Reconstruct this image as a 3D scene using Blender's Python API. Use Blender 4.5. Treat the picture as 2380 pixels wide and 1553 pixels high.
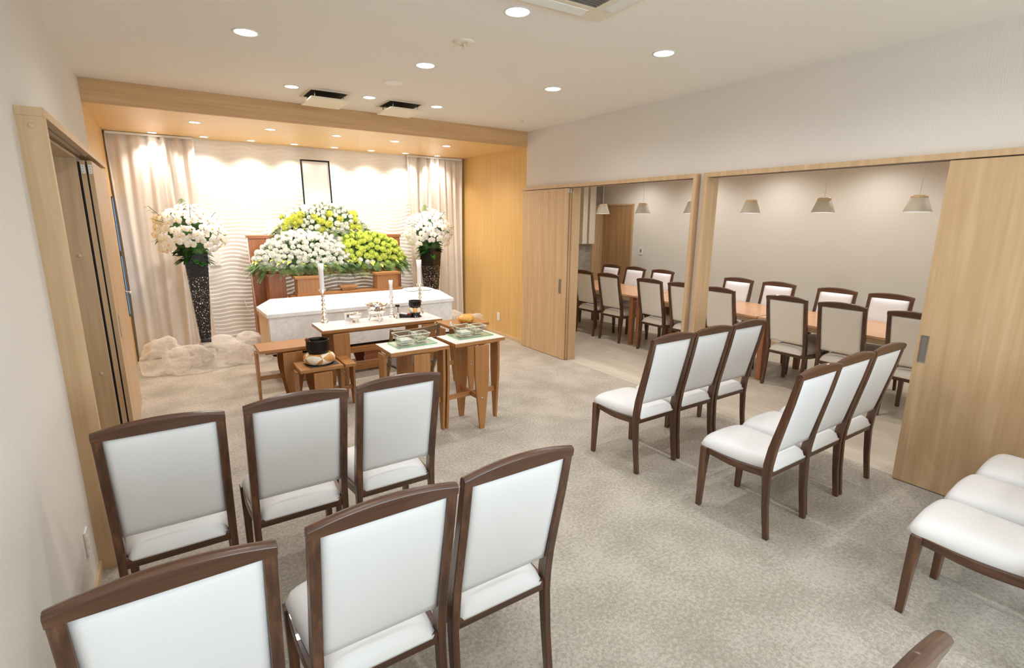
import bpy, bmesh, math, random
from mathutils import Vector, Matrix
from math import sin, cos, pi, radians

for o in list(bpy.data.objects): bpy.data.objects.remove(o)
scene = bpy.context.scene
C = scene.collection
random.seed(7)

# ------------------------------------------------------------------ camera
cam_d = bpy.data.cameras.new('camera'); cam = bpy.data.objects.new('camera', cam_d); C.objects.link(cam)
cam_d.sensor_width = 36.0
cam_d.lens = 1190.43 * 36 / 2380
cam_d.clip_start = 0.02
PITCH, ROLL, YAW = 0.2192, 0.0087, 0.5876
fwd = Vector((sin(YAW)*cos(PITCH), cos(YAW)*cos(PITCH), -sin(PITCH)))
rgt = Vector((cos(YAW), -sin(YAW), 0)); up_ = rgt.cross(fwd)
r2 = rgt*cos(ROLL) + up_*sin(ROLL); u2 = -rgt*sin(ROLL) + up_*cos(ROLL)
m = Matrix((r2, u2, -fwd)).transposed().to_4x4(); m.translation = (0, 0, 1.75)
cam.matrix_world = m
scene.camera = cam

# ------------------------------------------------------------------ world and exposure
w = bpy.data.worlds.new('world'); scene.world = w; w.use_nodes = True
bg = w.node_tree.nodes['Background']; bg.inputs[0].default_value = (0.62, 0.78, 1.0, 1); bg.inputs[1].default_value = 2.2
scene.view_settings.view_transform = 'Standard'; scene.view_settings.look = 'None'
scene.view_settings.exposure = 0.61; scene.view_settings.gamma = 1.0
scene.view_settings.use_curve_mapping = False

# light levels (watts)
P_MAIN, P_ALC_F, P_ALC_B, P_DIN, P_PEND = 23.0, 33.0, 28.5, 27.0, 4.3
COL_MAIN = (0.94, 0.96, 0.985); COL_ALC = (1.0, 0.93, 0.84); COL_DIN = (0.98, 0.975, 0.97)

# ------------------------------------------------------------------ room measures (metres)
XL, XR, XF = -0.467, 4.12, 4.05       # left wall, right wall, face of the door frames
D1, D2 = 5.864, 7.756                 # front of the alcove, wall at its back
H, H2, HD = 2.885, 2.696, 2.173       # ceiling, alcove ceiling, top of door frames
YB = -2.6                             # wall behind the viewer
X2, YD, HDIN = 7.2, 7.64, 2.62        # dining room: far wall, end wall, ceiling

# ------------------------------------------------------------------ materials
def L(c):  # sRGB 0-255 to linear
    return tuple(((v/255.0)/12.92 if v/255.0 <= .04045 else ((v/255.0+.055)/1.055)**2.4) for v in c) + (1.0,)
def new_mat(name):
    m = bpy.data.materials.new(name); m.use_nodes = True
    nt = m.node_tree; return m, nt, nt.nodes['Principled BSDF']
def setp(b, **k):
    for n, v in k.items(): b.inputs[n.replace('_', ' ')].default_value = v
def plain(name, col, rough=.5, metal=0., bump=0., bscale=200., **k):
    m, nt, b = new_mat(name); setp(b, Base_Color=L(col), Roughness=rough, Metallic=metal)
    for n, v in k.items(): b.inputs[n.replace('_', ' ')].default_value = v
    if bump:
        tc = nt.nodes.new('ShaderNodeTexCoord'); no = nt.nodes.new('ShaderNodeTexNoise'); no.inputs['Scale'].default_value = bscale
        bp = nt.nodes.new('ShaderNodeBump'); bp.inputs['Strength'].default_value = bump; bp.inputs['Distance'].default_value = .002
        nt.links.new(tc.outputs['Object'], no.inputs['Vector']); nt.links.new(no.outputs['Fac'], bp.inputs['Height']); nt.links.new(bp.outputs[0], b.inputs['Normal'])
    return m
def noisy(name, stops, scale=(1, 1, 1), nscale=5., detail=6., rough=.5, dist=0., bump=0., bdist=.002, rough_n=.6, coord='Object'):
    """noise through a colour ramp; a stretched scale makes a grain"""
    m, nt, b = new_mat(name); b.inputs['Roughness'].default_value = rough
    tc = nt.nodes.new('ShaderNodeTexCoord'); mp = nt.nodes.new('ShaderNodeMapping'); mp.inputs['Scale'].default_value = scale
    no = nt.nodes.new('ShaderNodeTexNoise'); no.inputs['Scale'].default_value = nscale; no.inputs['Detail'].default_value = detail
    no.inputs['Roughness'].default_value = rough_n; no.inputs['Distortion'].default_value = dist
    cr = nt.nodes.new('ShaderNodeValToRGB')
    el = cr.color_ramp.elements
    el[0].position = stops[0][0]; el[0].color = L(stops[0][1]); el[1].position = stops[-1][0]; el[1].color = L(stops[-1][1])
    for p, c in stops[1:-1]:
        e = el.new(p); e.color = L(c)
    nt.links.new(tc.outputs[coord], mp.inputs[0]); nt.links.new(mp.outputs[0], no.inputs['Vector'])
    nt.links.new(no.outputs['Fac'], cr.inputs[0]); nt.links.new(cr.outputs[0], b.inputs['Base Color'])
    if bump:
        bp = nt.nodes.new('ShaderNodeBump'); bp.inputs['Strength'].default_value = bump; bp.inputs['Distance'].default_value = bdist
        nt.links.new(no.outputs['Fac'], bp.inputs['Height']); nt.links.new(bp.outputs[0], b.inputs['Normal'])
    return m

M = {}
def wallpaper(name, col, sx=60, sz=240):
    m, nt, b = new_mat(name); setp(b, Base_Color=L(col), Roughness=.85)
    tc = nt.nodes.new('ShaderNodeTexCoord'); mp = nt.nodes.new('ShaderNodeMapping'); mp.inputs['Scale'].default_value = (sx, sx, sz)
    no = nt.nodes.new('ShaderNodeTexNoise'); no.inputs['Scale'].default_value = 1.0; no.inputs['Detail'].default_value = 3
    bp = nt.nodes.new('ShaderNodeBump'); bp.inputs['Strength'].default_value = .35; bp.inputs['Distance'].default_value = .003
    nt.links.new(tc.outputs['Object'], mp.inputs[0]); nt.links.new(mp.outputs[0], no.inputs['Vector']); nt.links.new(no.outputs['Fac'], bp.inputs['Height']); nt.links.new(bp.outputs[0], b.inputs['Normal'])
    return m
M['paper'] = wallpaper('wallpaper', (228, 221, 212))
M['paper_r'] = wallpaper('wallpaper_ribbed', (226, 218, 210), 150, 12)
M['ceil'] = wallpaper('ceiling_paper', (243, 237, 228), 90, 90)
M['paper_d'] = wallpaper('dining_wallpaper', (230, 224, 211), 120, 20)
M['tile_d'] = noisy('textured_wall_tile', [(.3, (150, 143, 132)), (.7, (176, 168, 156))], scale=(1, 1, 2.2), nscale=3.5, detail=4, rough=.7, dist=1.2, bump=.9, bdist=.02)
# carpet: two sizes of mottling
def carpet():
    m, nt, b = new_mat('carpet'); setp(b, Roughness=.95)
    tc = nt.nodes.new('ShaderNodeTexCoord')
    n1 = nt.nodes.new('ShaderNodeTexNoise'); n1.inputs['Scale'].default_value = 56; n1.inputs['Detail'].default_value = 7; n1.inputs['Roughness'].default_value = .75
    n2 = nt.nodes.new('ShaderNodeTexNoise'); n2.inputs['Scale'].default_value = 3.2; n2.inputs['Detail'].default_value = 3
    n3 = nt.nodes.new('ShaderNodeTexNoise'); n3.inputs['Scale'].default_value = 260; n3.inputs['Detail'].default_value = 2
    for n in (n1, n2, n3): nt.links.new(tc.outputs['Object'], n.inputs['Vector'])
    a = nt.nodes.new('ShaderNodeMath'); a.operation = 'MULTIPLY_ADD'; a.inputs[1].default_value = .38; nt.links.new(n2.outputs['Fac'], a.inputs[0]); nt.links.new(n1.outputs['Fac'], a.inputs[2])
    a2 = nt.nodes.new('ShaderNodeMath'); a2.operation = 'MULTIPLY_ADD'; a2.inputs[1].default_value = .45; nt.links.new(n3.outputs['Fac'], a2.inputs[0]); nt.links.new(a.outputs[0], a2.inputs[2])
    cr = nt.nodes.new('ShaderNodeValToRGB'); el = cr.color_ramp.elements
    el[0].position = .60; el[0].color = L((148, 138, 124)); el[1].position = 1.16; el[1].color = L((203, 194, 182))
    e = el.new(.88); e.color = L((175, 166, 153))
    nt.links.new(a2.outputs[0], cr.inputs[0]); nt.links.new(cr.outputs[0], b.inputs['Base Color'])
    bp = nt.nodes.new('ShaderNodeBump'); bp.inputs['Strength'].default_value = .8; bp.inputs['Distance'].default_value = .006
    nt.links.new(a2.outputs[0], bp.inputs['Height']); nt.links.new(bp.outputs[0], b.inputs['Normal'])
    return m
M['carpet'] = carpet()
def plank_floor():
    m, nt, b = new_mat('dining_floor_plank'); setp(b, Roughness=.42)
    tc = nt.nodes.new('ShaderNodeTexCoord')
    br = nt.nodes.new('ShaderNodeTexBrick'); br.inputs['Scale'].default_value = 1.0; br.inputs['Brick Width'].default_value = .9; br.inputs['Row Height'].default_value = .15
    br.inputs['Mortar Size'].default_value = .0012; br.inputs['Color1'].default_value = L((214, 202, 184)); br.inputs['Color2'].default_value = L((202, 190, 172)); br.inputs['Mortar'].default_value = L((180, 167, 148))
    mp = nt.nodes.new('ShaderNodeMapping'); mp.inputs['Rotation'].default_value = (0, 0, pi/2)
    mp2 = nt.nodes.new('ShaderNodeMapping'); mp2.inputs['Scale'].default_value = (18, 1.5, 1)
    no = nt.nodes.new('ShaderNodeTexNoise'); no.inputs['Scale'].default_value = 3; no.inputs['Detail'].default_value = 5
    mx = nt.nodes.new('ShaderNodeMixRGB'); mx.blend_type = 'MULTIPLY'; mx.inputs[0].default_value = .35
    cr = nt.nodes.new('ShaderNodeValToRGB'); cr.color_ramp.elements[0].position = .3; cr.color_ramp.elements[0].color = (.62, .6, .56, 1); cr.color_ramp.elements[1].position = .7
    nt.links.new(tc.outputs['Object'], mp.inputs[0]); nt.links.new(mp.outputs[0], br.inputs['Vector'])
    nt.links.new(tc.outputs['Object'], mp2.inputs[0]); nt.links.new(mp2.outputs[0], no.inputs['Vector']); nt.links.new(no.outputs['Fac'], cr.inputs[0])
    nt.links.new(br.outputs['Color'], mx.inputs[1]); nt.links.new(cr.outputs[0], mx.inputs[2]); nt.links.new(mx.outputs[0], b.inputs['Base Color'])
    return m
M['dfloor'] = plank_floor()
def wood(name, dark, mid, light, axis='z', fine=26., rough=.42, spread=1.0, coat=0.):
    s = {'z': (fine, fine, 1.1), 'x': (1.1, fine, fine), 'y': (fine, 1.1, fine)}[axis]
    mm = noisy(name, [(.5-.22*spread, dark), (.5, mid), (.5+.2*spread, light)], scale=s, nscale=1.0, detail=8, rough=rough, dist=.35, bump=.08)
    if coat: mm.node_tree.nodes['Principled BSDF'].inputs['Coat Weight'].default_value = coat
    return mm
M['maple'] = wood('maple_veneer', (188, 154, 115), (200, 167, 128), (212, 180, 142), 'z', 22)
M['maple_y'] = wood('maple_veneer_along', (198, 168, 130), (212, 182, 144), (224, 194, 158), 'y', 30)
M['maple_x'] = wood('maple_veneer_across', (198, 168, 130), (212, 182, 144), (224, 194, 158), 'x', 30)
M['oak'] = wood('alcove_oak', (206, 166, 100), (218, 178, 112), (226, 188, 123), 'z', 70, rough=.5)
M['oak_x'] = wood('beam_oak', (196, 156, 108), (208, 168, 120), (218, 180, 132), 'x', 40, rough=.5)
M['oak_c'] = wood('alcove_ceiling_oak', (224, 184, 122), (232, 194, 134), (238, 202, 144), 'x', 30, rough=.38)
M['din_door'] = wood('dining_door_veneer', (160, 124, 82), (176, 138, 94), (190, 152, 108), 'z', 26)
WD = ((46, 28, 18), (86, 55, 37), (124, 84, 58))
M['walnut_z'] = wood('walnut_upright', *WD, 'z', 38, rough=.3, spread=1.1, coat=.25)
M['walnut_x'] = wood('walnut_across', *WD, 'x', 38, rough=.3, spread=1.1, coat=.25)
M['walnut_y'] = wood('walnut_along', *WD, 'y', 38, rough=.3, spread=1.1, coat=.25)
AW = ((154, 104, 56), (170, 117, 66), (182, 130, 78))
M['altar_z'] = wood('altar_wood_upright', *AW, 'z', 60, rough=.4)
M['altar_x'] = wood('altar_wood_across', *AW, 'x', 60, rough=.4)
RW = ((150, 90, 54), (165, 103, 64), (176, 114, 74))
M['stand_z'] = wood('red_brown_stand_upright', *RW, 'z', 50, rough=.42)
M['stand_x'] = wood('red_brown_stand_across', *RW, 'x', 50, rough=.42)
M['tabletop'] = wood('dining_table_wood', (184, 136, 98), (200, 152, 113), (212, 166, 128), 'y', 24, rough=.3)
M['tableleg'] = wood('dining_table_leg_wood', (134, 84, 50), (154, 100, 62), (170, 116, 76), 'z', 24, rough=.35)
M['fold'] = wood('folding_chair_wood', (96, 72, 42), (120, 92, 58), (146, 116, 78), 'x', 30, rough=.4)
M['palewood'] = wood('coffin_pale_wood', (214, 182, 142), (228, 200, 162), (238, 212, 178), 'z', 34, rough=.5)
M['leather'] = plain('white_leatherette', (236, 235, 235), .42, bump=.12, bscale=420)
M['leather_c'] = plain('cream_leatherette', (234, 227, 215), .45, bump=.12, bscale=420)  # same white leatherette, with the warm dining room light mixed into its colour
M['white_pl'] = plain('white_plastic', (238, 236, 230), .4)
M['cream_pl'] = plain('cream_plastic', (236, 226, 204), .45)
M['dark'] = plain('black_gap', (14, 14, 14), .7)  # flat black for dark parts, and for the darkness inside gaps and openings
M['steel'] = plain('brushed_steel', (178, 174, 168), .32, 1.)
M['silver'] = plain('polished_silver', (252, 251, 250), .09, 1.)
M['track'] = plain('grey_door_track', (120, 114, 106), .5)
M['brocade'] = noisy('white_brocade', [(.36, (238, 235, 234)), (.5, (247, 245, 243)), (.62, (250, 248, 246))], nscale=22, detail=4, rough=.55, dist=.8, bump=.15)
M['black_lac'] = plain('black_lacquer', (16, 14, 14), .16)
M['iron'] = plain('black_bowl_metal', (40, 34, 28), .38, .55)
M['grey_mat'] = plain('dark_grey_mat', (84, 78, 76), .9)
M['red'] = plain('red_matchbox_card', (150, 40, 34), .5)
M['redwood'] = plain('red_brown_mallet_wood', (120, 46, 26), .35)
M['wax'] = plain('white_candle_wax', (244, 240, 238), .45, Subsurface_Weight=.15)
M['wick'] = plain('wick', (40, 34, 30), .8)
M['moku'] = noisy('golden_carved_wood', [(.3, (206, 142, 58)), (.55, (230, 172, 84)), (.75, (242, 196, 116))], nscale=14, detail=3, rough=.3, dist=1.5, bump=.7, bdist=.01)
M['stone'] = noisy('pink_white_stone', [(.36, (232, 198, 180)), (.47, (246, 234, 228)), (.6, (250, 246, 244))], nscale=70, detail=5, rough=.25, rough_n=.7)
M['granite'] = noisy('speckled_grey_stone', [(.35, (120, 112, 106)), (.6, (196, 186, 176))], nscale=60, detail=3, rough=.6)
M['petal_gold'] = plain('gold_petal_cushion', (232, 178, 108), .4)
M['petal_white'] = plain('white_petal_cushion', (240, 232, 214), .5)
M['ash'] = noisy('grey_incense_ash', [(.4, (150, 142, 122)), (.6, (206, 200, 180))], nscale=90, detail=3, rough=.9, bump=.4)
M['powder'] = noisy('white_incense_powder', [(.3, (214, 212, 206)), (.7, (236, 234, 230))], nscale=40, detail=3, rough=.9, bump=.3)
M['photo'] = plain('blank_portrait_paper', (250, 250, 252), .5)
def glass(name, col, rough=.02):
    m, nt, b = new_mat(name); setp(b, Base_Color=col, Roughness=rough)
    tr = nt.nodes.new('ShaderNodeBsdfTransparent'); tr.inputs[0].default_value = col
    lw = nt.nodes.new('ShaderNodeLayerWeight'); lw.inputs[0].default_value = .35; pw = nt.nodes.new('ShaderNodeMath'); pw.operation = 'POWER'; pw.inputs[1].default_value = 2.5
    mr = nt.nodes.new('ShaderNodeMath'); mr.operation = 'MULTIPLY_ADD'; mr.inputs[1].default_value = .75; mr.inputs[2].default_value = .09
    mx = nt.nodes.new('ShaderNodeMixShader'); gl = nt.nodes.new('ShaderNodeBsdfGlossy'); gl.inputs['Roughness'].default_value = .05
    nt.links.new(lw.outputs[1], pw.inputs[0]); nt.links.new(pw.outputs[0], mr.inputs[0]); nt.links.new(mr.outputs[0], mx.inputs[0]); nt.links.new(tr.outputs[0], mx.inputs[1]); nt.links.new(gl.outputs[0], mx.inputs[2])
    nt.links.new(mx.outputs[0], nt.nodes['Material Output'].inputs[0]); return m
M['glass'] = glass('clear_glass', (.97, .985, .95, 1)); M['glass_g'] = glass('green_tinted_glass', (.55, .90, .70, 1))
M['glass_rim'] = plain('bright_glass_edge', (226, 234, 216), .08)  # pale opaque colour standing for the glint along the glass bowl edges
def emit(name, col, s):
    m, nt, b = new_mat(name); setp(b, Base_Color=(0.9, .9, .9, 1), Emission_Color=col, Emission_Strength=s); return m
M['lamp'] = emit('lamp_lens', (1, .97, .92, 1), 9.0); M['lamp_p'] = emit('pendant_diffuser', (.86, .94, 1, 1), 1.2)
def curtain_mat():
    m, nt, b = new_mat('curtain_cloth'); setp(b, Base_Color=L((248, 240, 232)), Roughness=.8)
    tr = nt.nodes.new('ShaderNodeBsdfTranslucent'); tr.inputs[0].default_value = L((248, 238, 228))
    mx = nt.nodes.new('ShaderNodeMixShader'); mx.inputs[0].default_value = .18
    out = nt.nodes['Material Output']; nt.links.new(b.outputs[0], mx.inputs[1]); nt.links.new(tr.outputs[0], mx.inputs[2]); nt.links.new(mx.outputs[0], out.inputs[0])
    return m
M['curtain'] = curtain_mat()
M['wave'] = plain('white_wave_tile', (246, 241, 235), .6)
def tulle_mat():
    m, nt, b = new_mat('sheer_tulle'); setp(b, Base_Color=L((252, 246, 240)), Roughness=.8)
    tr = nt.nodes.new('ShaderNodeBsdfTransparent'); mx = nt.nodes.new('ShaderNodeMixShader')
    tl = nt.nodes.new('ShaderNodeBsdfTranslucent'); tl.inputs[0].default_value = L((252, 246, 240)); m2 = nt.nodes.new('ShaderNodeMixShader'); m2.inputs[0].default_value = .55
    tc = nt.nodes.new('ShaderNodeTexCoord'); no = nt.nodes.new('ShaderNodeTexNoise'); no.inputs['Scale'].default_value = 4.; no.inputs['Detail'].default_value = 5; no.inputs['Distortion'].default_value = 1.5
    mr = nt.nodes.new('ShaderNodeMapRange'); mr.inputs['From Min'].default_value = .3; mr.inputs['From Max'].default_value = .7; mr.inputs['To Min'].default_value = .66; mr.inputs['To Max'].default_value = .92
    nt.links.new(tc.outputs['Object'], no.inputs['Vector']); nt.links.new(no.outputs['Fac'], mr.inputs[0]); lw = nt.nodes.new('ShaderNodeLayerWeight'); lw.inputs[0].default_value = .5
    ml_ = nt.nodes.new('ShaderNodeMath'); ml_.operation = 'MULTIPLY_ADD'; ml_.inputs[1].default_value = -.50; ml_.use_clamp = True
    nt.links.new(lw.outputs[1], ml_.inputs[0]); nt.links.new(mr.outputs[0], ml_.inputs[2]); nt.links.new(ml_.outputs[0], mx.inputs[0])
    nt.links.new(b.outputs[0], m2.inputs[1]); nt.links.new(tl.outputs[0], m2.inputs[2])
    nt.links.new(m2.outputs[0], mx.inputs[1]); nt.links.new(tr.outputs[0], mx.inputs[2]); nt.links.new(mx.outputs[0], nt.nodes['Material Output'].inputs[0])
    return m
M['tulle'] = tulle_mat()
def lattice_mat():   # black vase wall pierced with many small openings
    m, nt, b = new_mat('pierced_black_metal'); setp(b, Base_Color=L((34, 26, 24)), Roughness=.4)
    tc = nt.nodes.new('ShaderNodeTexCoord'); mp = nt.nodes.new('ShaderNodeMapping'); mp.inputs['Scale'].default_value = (1, 1, .7)
    vo = nt.nodes.new('ShaderNodeTexVoronoi'); vo.feature = 'DISTANCE_TO_EDGE'; vo.inputs['Scale'].default_value = 52
    gt = nt.nodes.new('ShaderNodeMath'); gt.operation = 'GREATER_THAN'; gt.inputs[1].default_value = .17
    tr = nt.nodes.new('ShaderNodeBsdfTransparent'); mx = nt.nodes.new('ShaderNodeMixShader')
    nt.links.new(tc.outputs['Object'], mp.inputs[0]); nt.links.new(mp.outputs[0], vo.inputs['Vector']); nt.links.new(vo.outputs['Distance'], gt.inputs[0]); nt.links.new(gt.outputs[0], mx.inputs[0])
    nt.links.new(b.outputs[0], mx.inputs[1]); nt.links.new(tr.outputs[0], mx.inputs[2]); nt.links.new(mx.outputs[0], nt.nodes['Material Output'].inputs[0])
    return m
M['lattice'] = lattice_mat()
def leafmat(name, a, b_, rough=.45):
    return noisy(name, [(.35, a), (.65, b_)], nscale=9, detail=3, rough=rough)
M['fern'] = leafmat('fern_green', (70, 108, 62), (150, 182, 112)); M['leaf'] = leafmat('dark_leaf_green', (22, 58, 22), (60, 110, 40), .3)
M['variegated'] = leafmat('yellow_green_leaf', (120, 150, 40), (226, 222, 110)); M['core'] = leafmat('deep_foliage', (44, 72, 38), (80, 116, 60), .8)
M['mum_white'] = plain('white_petals', (253, 251, 242), .6, Subsurface_Weight=.1); M['mum_green'] = plain('lime_green_petals', (226, 236, 122), .6)
M['mum_yellow'] = plain('yellow_green_petals', (234, 236, 122), .6); M['orchid_w'] = plain('orchid_petals', (252, 247, 240), .6, Subsurface_Weight=.1); M['orchid_y'] = plain('orchid_yellow_lip', (236, 196, 84), .6)
def cushion_mat():
    m, nt, b = new_mat('gold_and_cream_brocade'); setp(b, Roughness=.5)
    tc = nt.nodes.new('ShaderNodeTexCoord'); mp = nt.nodes.new('ShaderNodeMapping'); mp.inputs['Rotation'].default_value = (0.5, .6, .8)
    ck = nt.nodes.new('ShaderNodeTexChecker'); ck.inputs['Scale'].default_value = 9; ck.inputs[1].default_value = L((206, 150, 84)); ck.inputs[2].default_value = L((240, 230, 206))
    no = nt.nodes.new('ShaderNodeTexNoise'); no.inputs['Scale'].default_value = 70; mx = nt.nodes.new('ShaderNodeMixRGB'); mx.blend_type = 'OVERLAY'; mx.inputs[0].default_value = .6
    nt.links.new(tc.outputs['Object'], mp.inputs[0]); nt.links.new(mp.outputs[0], ck.inputs['Vector']); nt.links.new(tc.outputs['Object'], no.inputs['Vector'])
    nt.links.new(ck.outputs['Color'], mx.inputs[1]); nt.links.new(no.outputs['Fac'], mx.inputs[2]); nt.links.new(mx.outputs[0], b.inputs['Base Color'])
    return m
M['cushion'] = cushion_mat()
def bamboo_shade():
    m, nt, b = new_mat('ribbed_lampshade'); setp(b, Base_Color=L((196, 186, 164)), Roughness=.6)
    tc = nt.nodes.new('ShaderNodeTexCoord'); wv = nt.nodes.new('ShaderNodeTexWave'); wv.bands_direction = 'Z'; wv.inputs['Scale'].default_value = 60
    bp = nt.nodes.new('ShaderNodeBump'); bp.inputs['Strength'].default_value = .2; nt.links.new(tc.outputs['Object'], wv.inputs['Vector']); nt.links.new(wv.outputs['Fac'], bp.inputs['Height']); nt.links.new(bp.outputs[0], b.inputs['Normal'])
    return m
M['shade'] = bamboo_shade()
M['paneglass'] = emit('daylit_blue_pane', (.10, .32, .62, 1), .5); M['paneglass'].node_tree.nodes['Principled BSDF'].inputs['Base Color'].default_value = (.04, .10, .2, 1)

# ------------------------------------------------------------------ mesh helpers
class MB:
    def __init__(s): s.bm = bmesh.new()
    def box(s, x0, x1, y0, y1, z0, z1, mi=0):
        v = [s.bm.verts.new(p) for p in [(x0,y0,z0),(x1,y0,z0),(x1,y1,z0),(x0,y1,z0),(x0,y0,z1),(x1,y0,z1),(x1,y1,z1),(x0,y1,z1)]]
        for f in [(0,3,2,1),(4,5,6,7),(0,1,5,4),(1,2,6,5),(2,3,7,6),(3,0,4,7)]:
            s.bm.faces.new([v[i] for i in f]).material_index = mi
        return s
    def rings(s, rings, mi=0, closed=True, smooth=False, cap=True):
        """skin a list of equal-length closed point loops"""
        R = [[s.bm.verts.new(p) for p in r] for r in rings]; n = len(R[0])
        for a, b in zip(R[:-1], R[1:]):
            for i in range(n):
                f = s.bm.faces.new((a[i], a[(i+1) % n], b[(i+1) % n], b[i])); f.material_index = mi; f.smooth = smooth
        if cap:
            for r, rev in ((R[0], True), (R[-1], False)):
                f = s.bm.faces.new(r[::-1] if rev else r); f.material_index = mi; f.smooth = False
        return s
    def prism(s, pts, a0, a1, axis='y', mi=0):
        """polygon pts in the plane across axis, extruded a0..a1"""
        f = {'y': lambda p, a: (p[0], a, p[1]), 'x': lambda p, a: (a, p[0], p[1]), 'z': lambda p, a: (p[0], p[1], a)}[axis]
        return s.rings([[f(p, a0) for p in pts], [f(p, a1) for p in pts]], mi)
    def lathe(s, prof, c=(0,0,0), n=24, mi=0, smooth=True, cap=True, sx=1., sy=1., ang=0.):
        return s.rings([[(c[0]+sx*r*cos(2*pi*i/n+ang), c[1]+sy*r*sin(2*pi*i/n+ang), c[2]+z) for i in range(n)] for r, z in prof], mi, smooth=smooth, cap=cap)
    def tube(s, pts, r, n=10, mi=0, smooth=True):
        rings = []
        for i, p in enumerate(pts):
            p = Vector(p); d = (Vector(pts[min(i+1, len(pts)-1)]) - Vector(pts[max(i-1, 0)])).normalized()
            a = d.cross(Vector((0, 0, 1)) if abs(d.z) < .9 else Vector((1, 0, 0))).normalized(); b = d.cross(a)
            rr = r[i] if isinstance(r, (list, tuple)) else r
            rings.append([tuple(p + (a*cos(2*pi*k/n) + b*sin(2*pi*k/n))*rr) for k in range(n)])
        return s.rings(rings, mi, smooth=smooth)
    def grid(s, P, mi=0, smooth=True, flip=False):
        V = [[s.bm.verts.new(p) for p in row] for row in P]
        for a, b in zip(V[:-1], V[1:]):
            for i in range(len(a)-1):
                q = (a[i], a[i+1], b[i+1], b[i]); f = s.bm.faces.new(q[::-1] if flip else q); f.material_index = mi; f.smooth = smooth
        return s
    def quad(s, pts, mi=0, smooth=False):
        f = s.bm.faces.new([s.bm.verts.new(p) for p in pts]); f.material_index = mi; f.smooth = smooth; return s
    def ball(s, c, r, sub=2, mi=0, sc=(1,1,1), jit=0.):
        g = bmesh.ops.create_icosphere(s.bm, subdivisions=sub, radius=1.0)
        for v in g['verts']:
            k = 1 + random.uniform(-jit, jit)
            v.co = Vector((c[0]+v.co.x*r*sc[0]*k, c[1]+v.co.y*r*sc[1]*k, c[2]+v.co.z*r*sc[2]*k))
            for f in v.link_faces: f.material_index = mi; f.smooth = True
        return s
    def build(s, name, mats, parent=None, bevel=0., seg=2, smooth_bevel=True, recalc=True):
        if recalc: bmesh.ops.recalc_face_normals(s.bm, faces=s.bm.faces)
        me = bpy.data.meshes.new(name); s.bm.to_mesh(me); s.bm.free()
        for mm in (mats if isinstance(mats, (list, tuple)) else [mats]): me.materials.append(M[mm])
        o = bpy.data.objects.new(name, me); C.objects.link(o)
        if parent: o.parent = parent
        if bevel:
            b = o.modifiers.new('bevel', 'BEVEL'); b.width = bevel; b.segments = seg; b.limit_method = 'ANGLE'; b.angle_limit = radians(35); b.harden_normals = False
        return o

def tag(o, label, cat, group=None, kind=None):
    o['label'] = label; o['category'] = cat
    if group: o['group'] = group
    if kind: o['kind'] = kind
    return o
def thing(name, label, cat, loc=(0,0,0), rz=0., group=None):
    o = bpy.data.objects.new(name, None); o.empty_display_size = .1; C.objects.link(o)
    o.location = loc; o.rotation_euler = (0, 0, rz); return tag(o, label, cat, group)
def structure(o): o['kind'] = 'structure'; return o
def copy_tree(o, parent=None):
    c = o.copy(); C.objects.link(c); c.parent = parent
    for ch in list(o.children): copy_tree(ch, c)
    return c
def B(name, x0, x1, y0, y1, z0, z1, mat, parent=None, bevel=0.):
    return MB().box(x0, x1, y0, y1, z0, z1).build(name, mat, parent, bevel)
def light(kind, parent, loc, power, color, **k):
    d = bpy.data.lights.new('bulb', kind); d.energy = power; d.color = color
    for n, v in k.items(): setattr(d, n, v)
    o = bpy.data.objects.new('bulb', d); C.objects.link(o); o.parent = parent; o.location = loc; return o

# ------------------------------------------------------------------ room shell
structure(B('floor', XL-.15, XR, YB-.1, D2+.1, -.1, 0, 'carpet'))
structure(B('floor', XR, X2+.1, -1.1, YD+.1, -.1, 0, 'dfloor'))
structure(B('ceiling', XL-.15, XR+.1, YB-.1, D1, H, H+.1, 'ceil'))
structure(B('ceiling', XR+.1, X2+.1, -1.1, YD+.1, HDIN, HDIN+.1, 'ceil'))
structure(B('ceiling_alcove', XL-.12, XR+.1, D1+.004, D2+.1, H2, H2+.1, 'oak_c'))
structure(B('trim_beam', XL, XR, D1-.004, D1+.03, H2-.004, H, 'oak_x'))
# left wall with the doorway
mb = MB(); mb.box(XL-.12, XL, YB, 3.06, 0, H); mb.box(XL-.12, XL, 3.06, 4.70, HD-.02, H); mb.box(XL-.12, XL, 4.70, D1, 0, H)
structure(mb.build('wall_left', 'paper'))
structure(B('wall_alcove_left', XL-.12, XL, D1, D2, 0, H2, 'oak'))
structure(B('wall_corridor', -1.9, -1.8, 2.4, 5.4, 0, 2.5, 'paper'))  # unseen corridor box, added beyond the doorway to block light
structure(MB().box(-1.8, XL-.12, 2.4, 2.45, 0, 2.5).box(-1.8, XL-.12, 5.35, 5.4, 0, 2.5).build('wall_corridor_ends', 'paper'))
structure(B('floor_corridor', -1.8, XL-.15, 2.4, 5.4, -.1, 0, 'carpet')); structure(B('ceiling_corridor', -1.9, XL-.12, 2.4, 5.4, 2.5, 2.56, 'ceil'))
# right partition wall with its two openings
mb = MB(); mb.box(XR, XR+.1, YB, 1.18, 0, H); mb.box(XR, XR+.1, 1.18, 2.995, HD-.03, H); mb.box(XR, XR+.1, 2.995, 3.13, 0, H)
mb.box(XR, XR+.1, 3.13, 4.92, HD-.03, H); mb.box(XR, XR+.1, 4.92, D1, 0, H)
structure(mb.build('wall_right', 'paper_r'))
structure(B('wall_alcove_right', XR, XR+.1, D1, D2, 0, H2, 'oak'))
structure(B('wall_back', XL-.12, XR+.1, D2, D2+.1, 0, H2, 'wave'))
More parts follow.
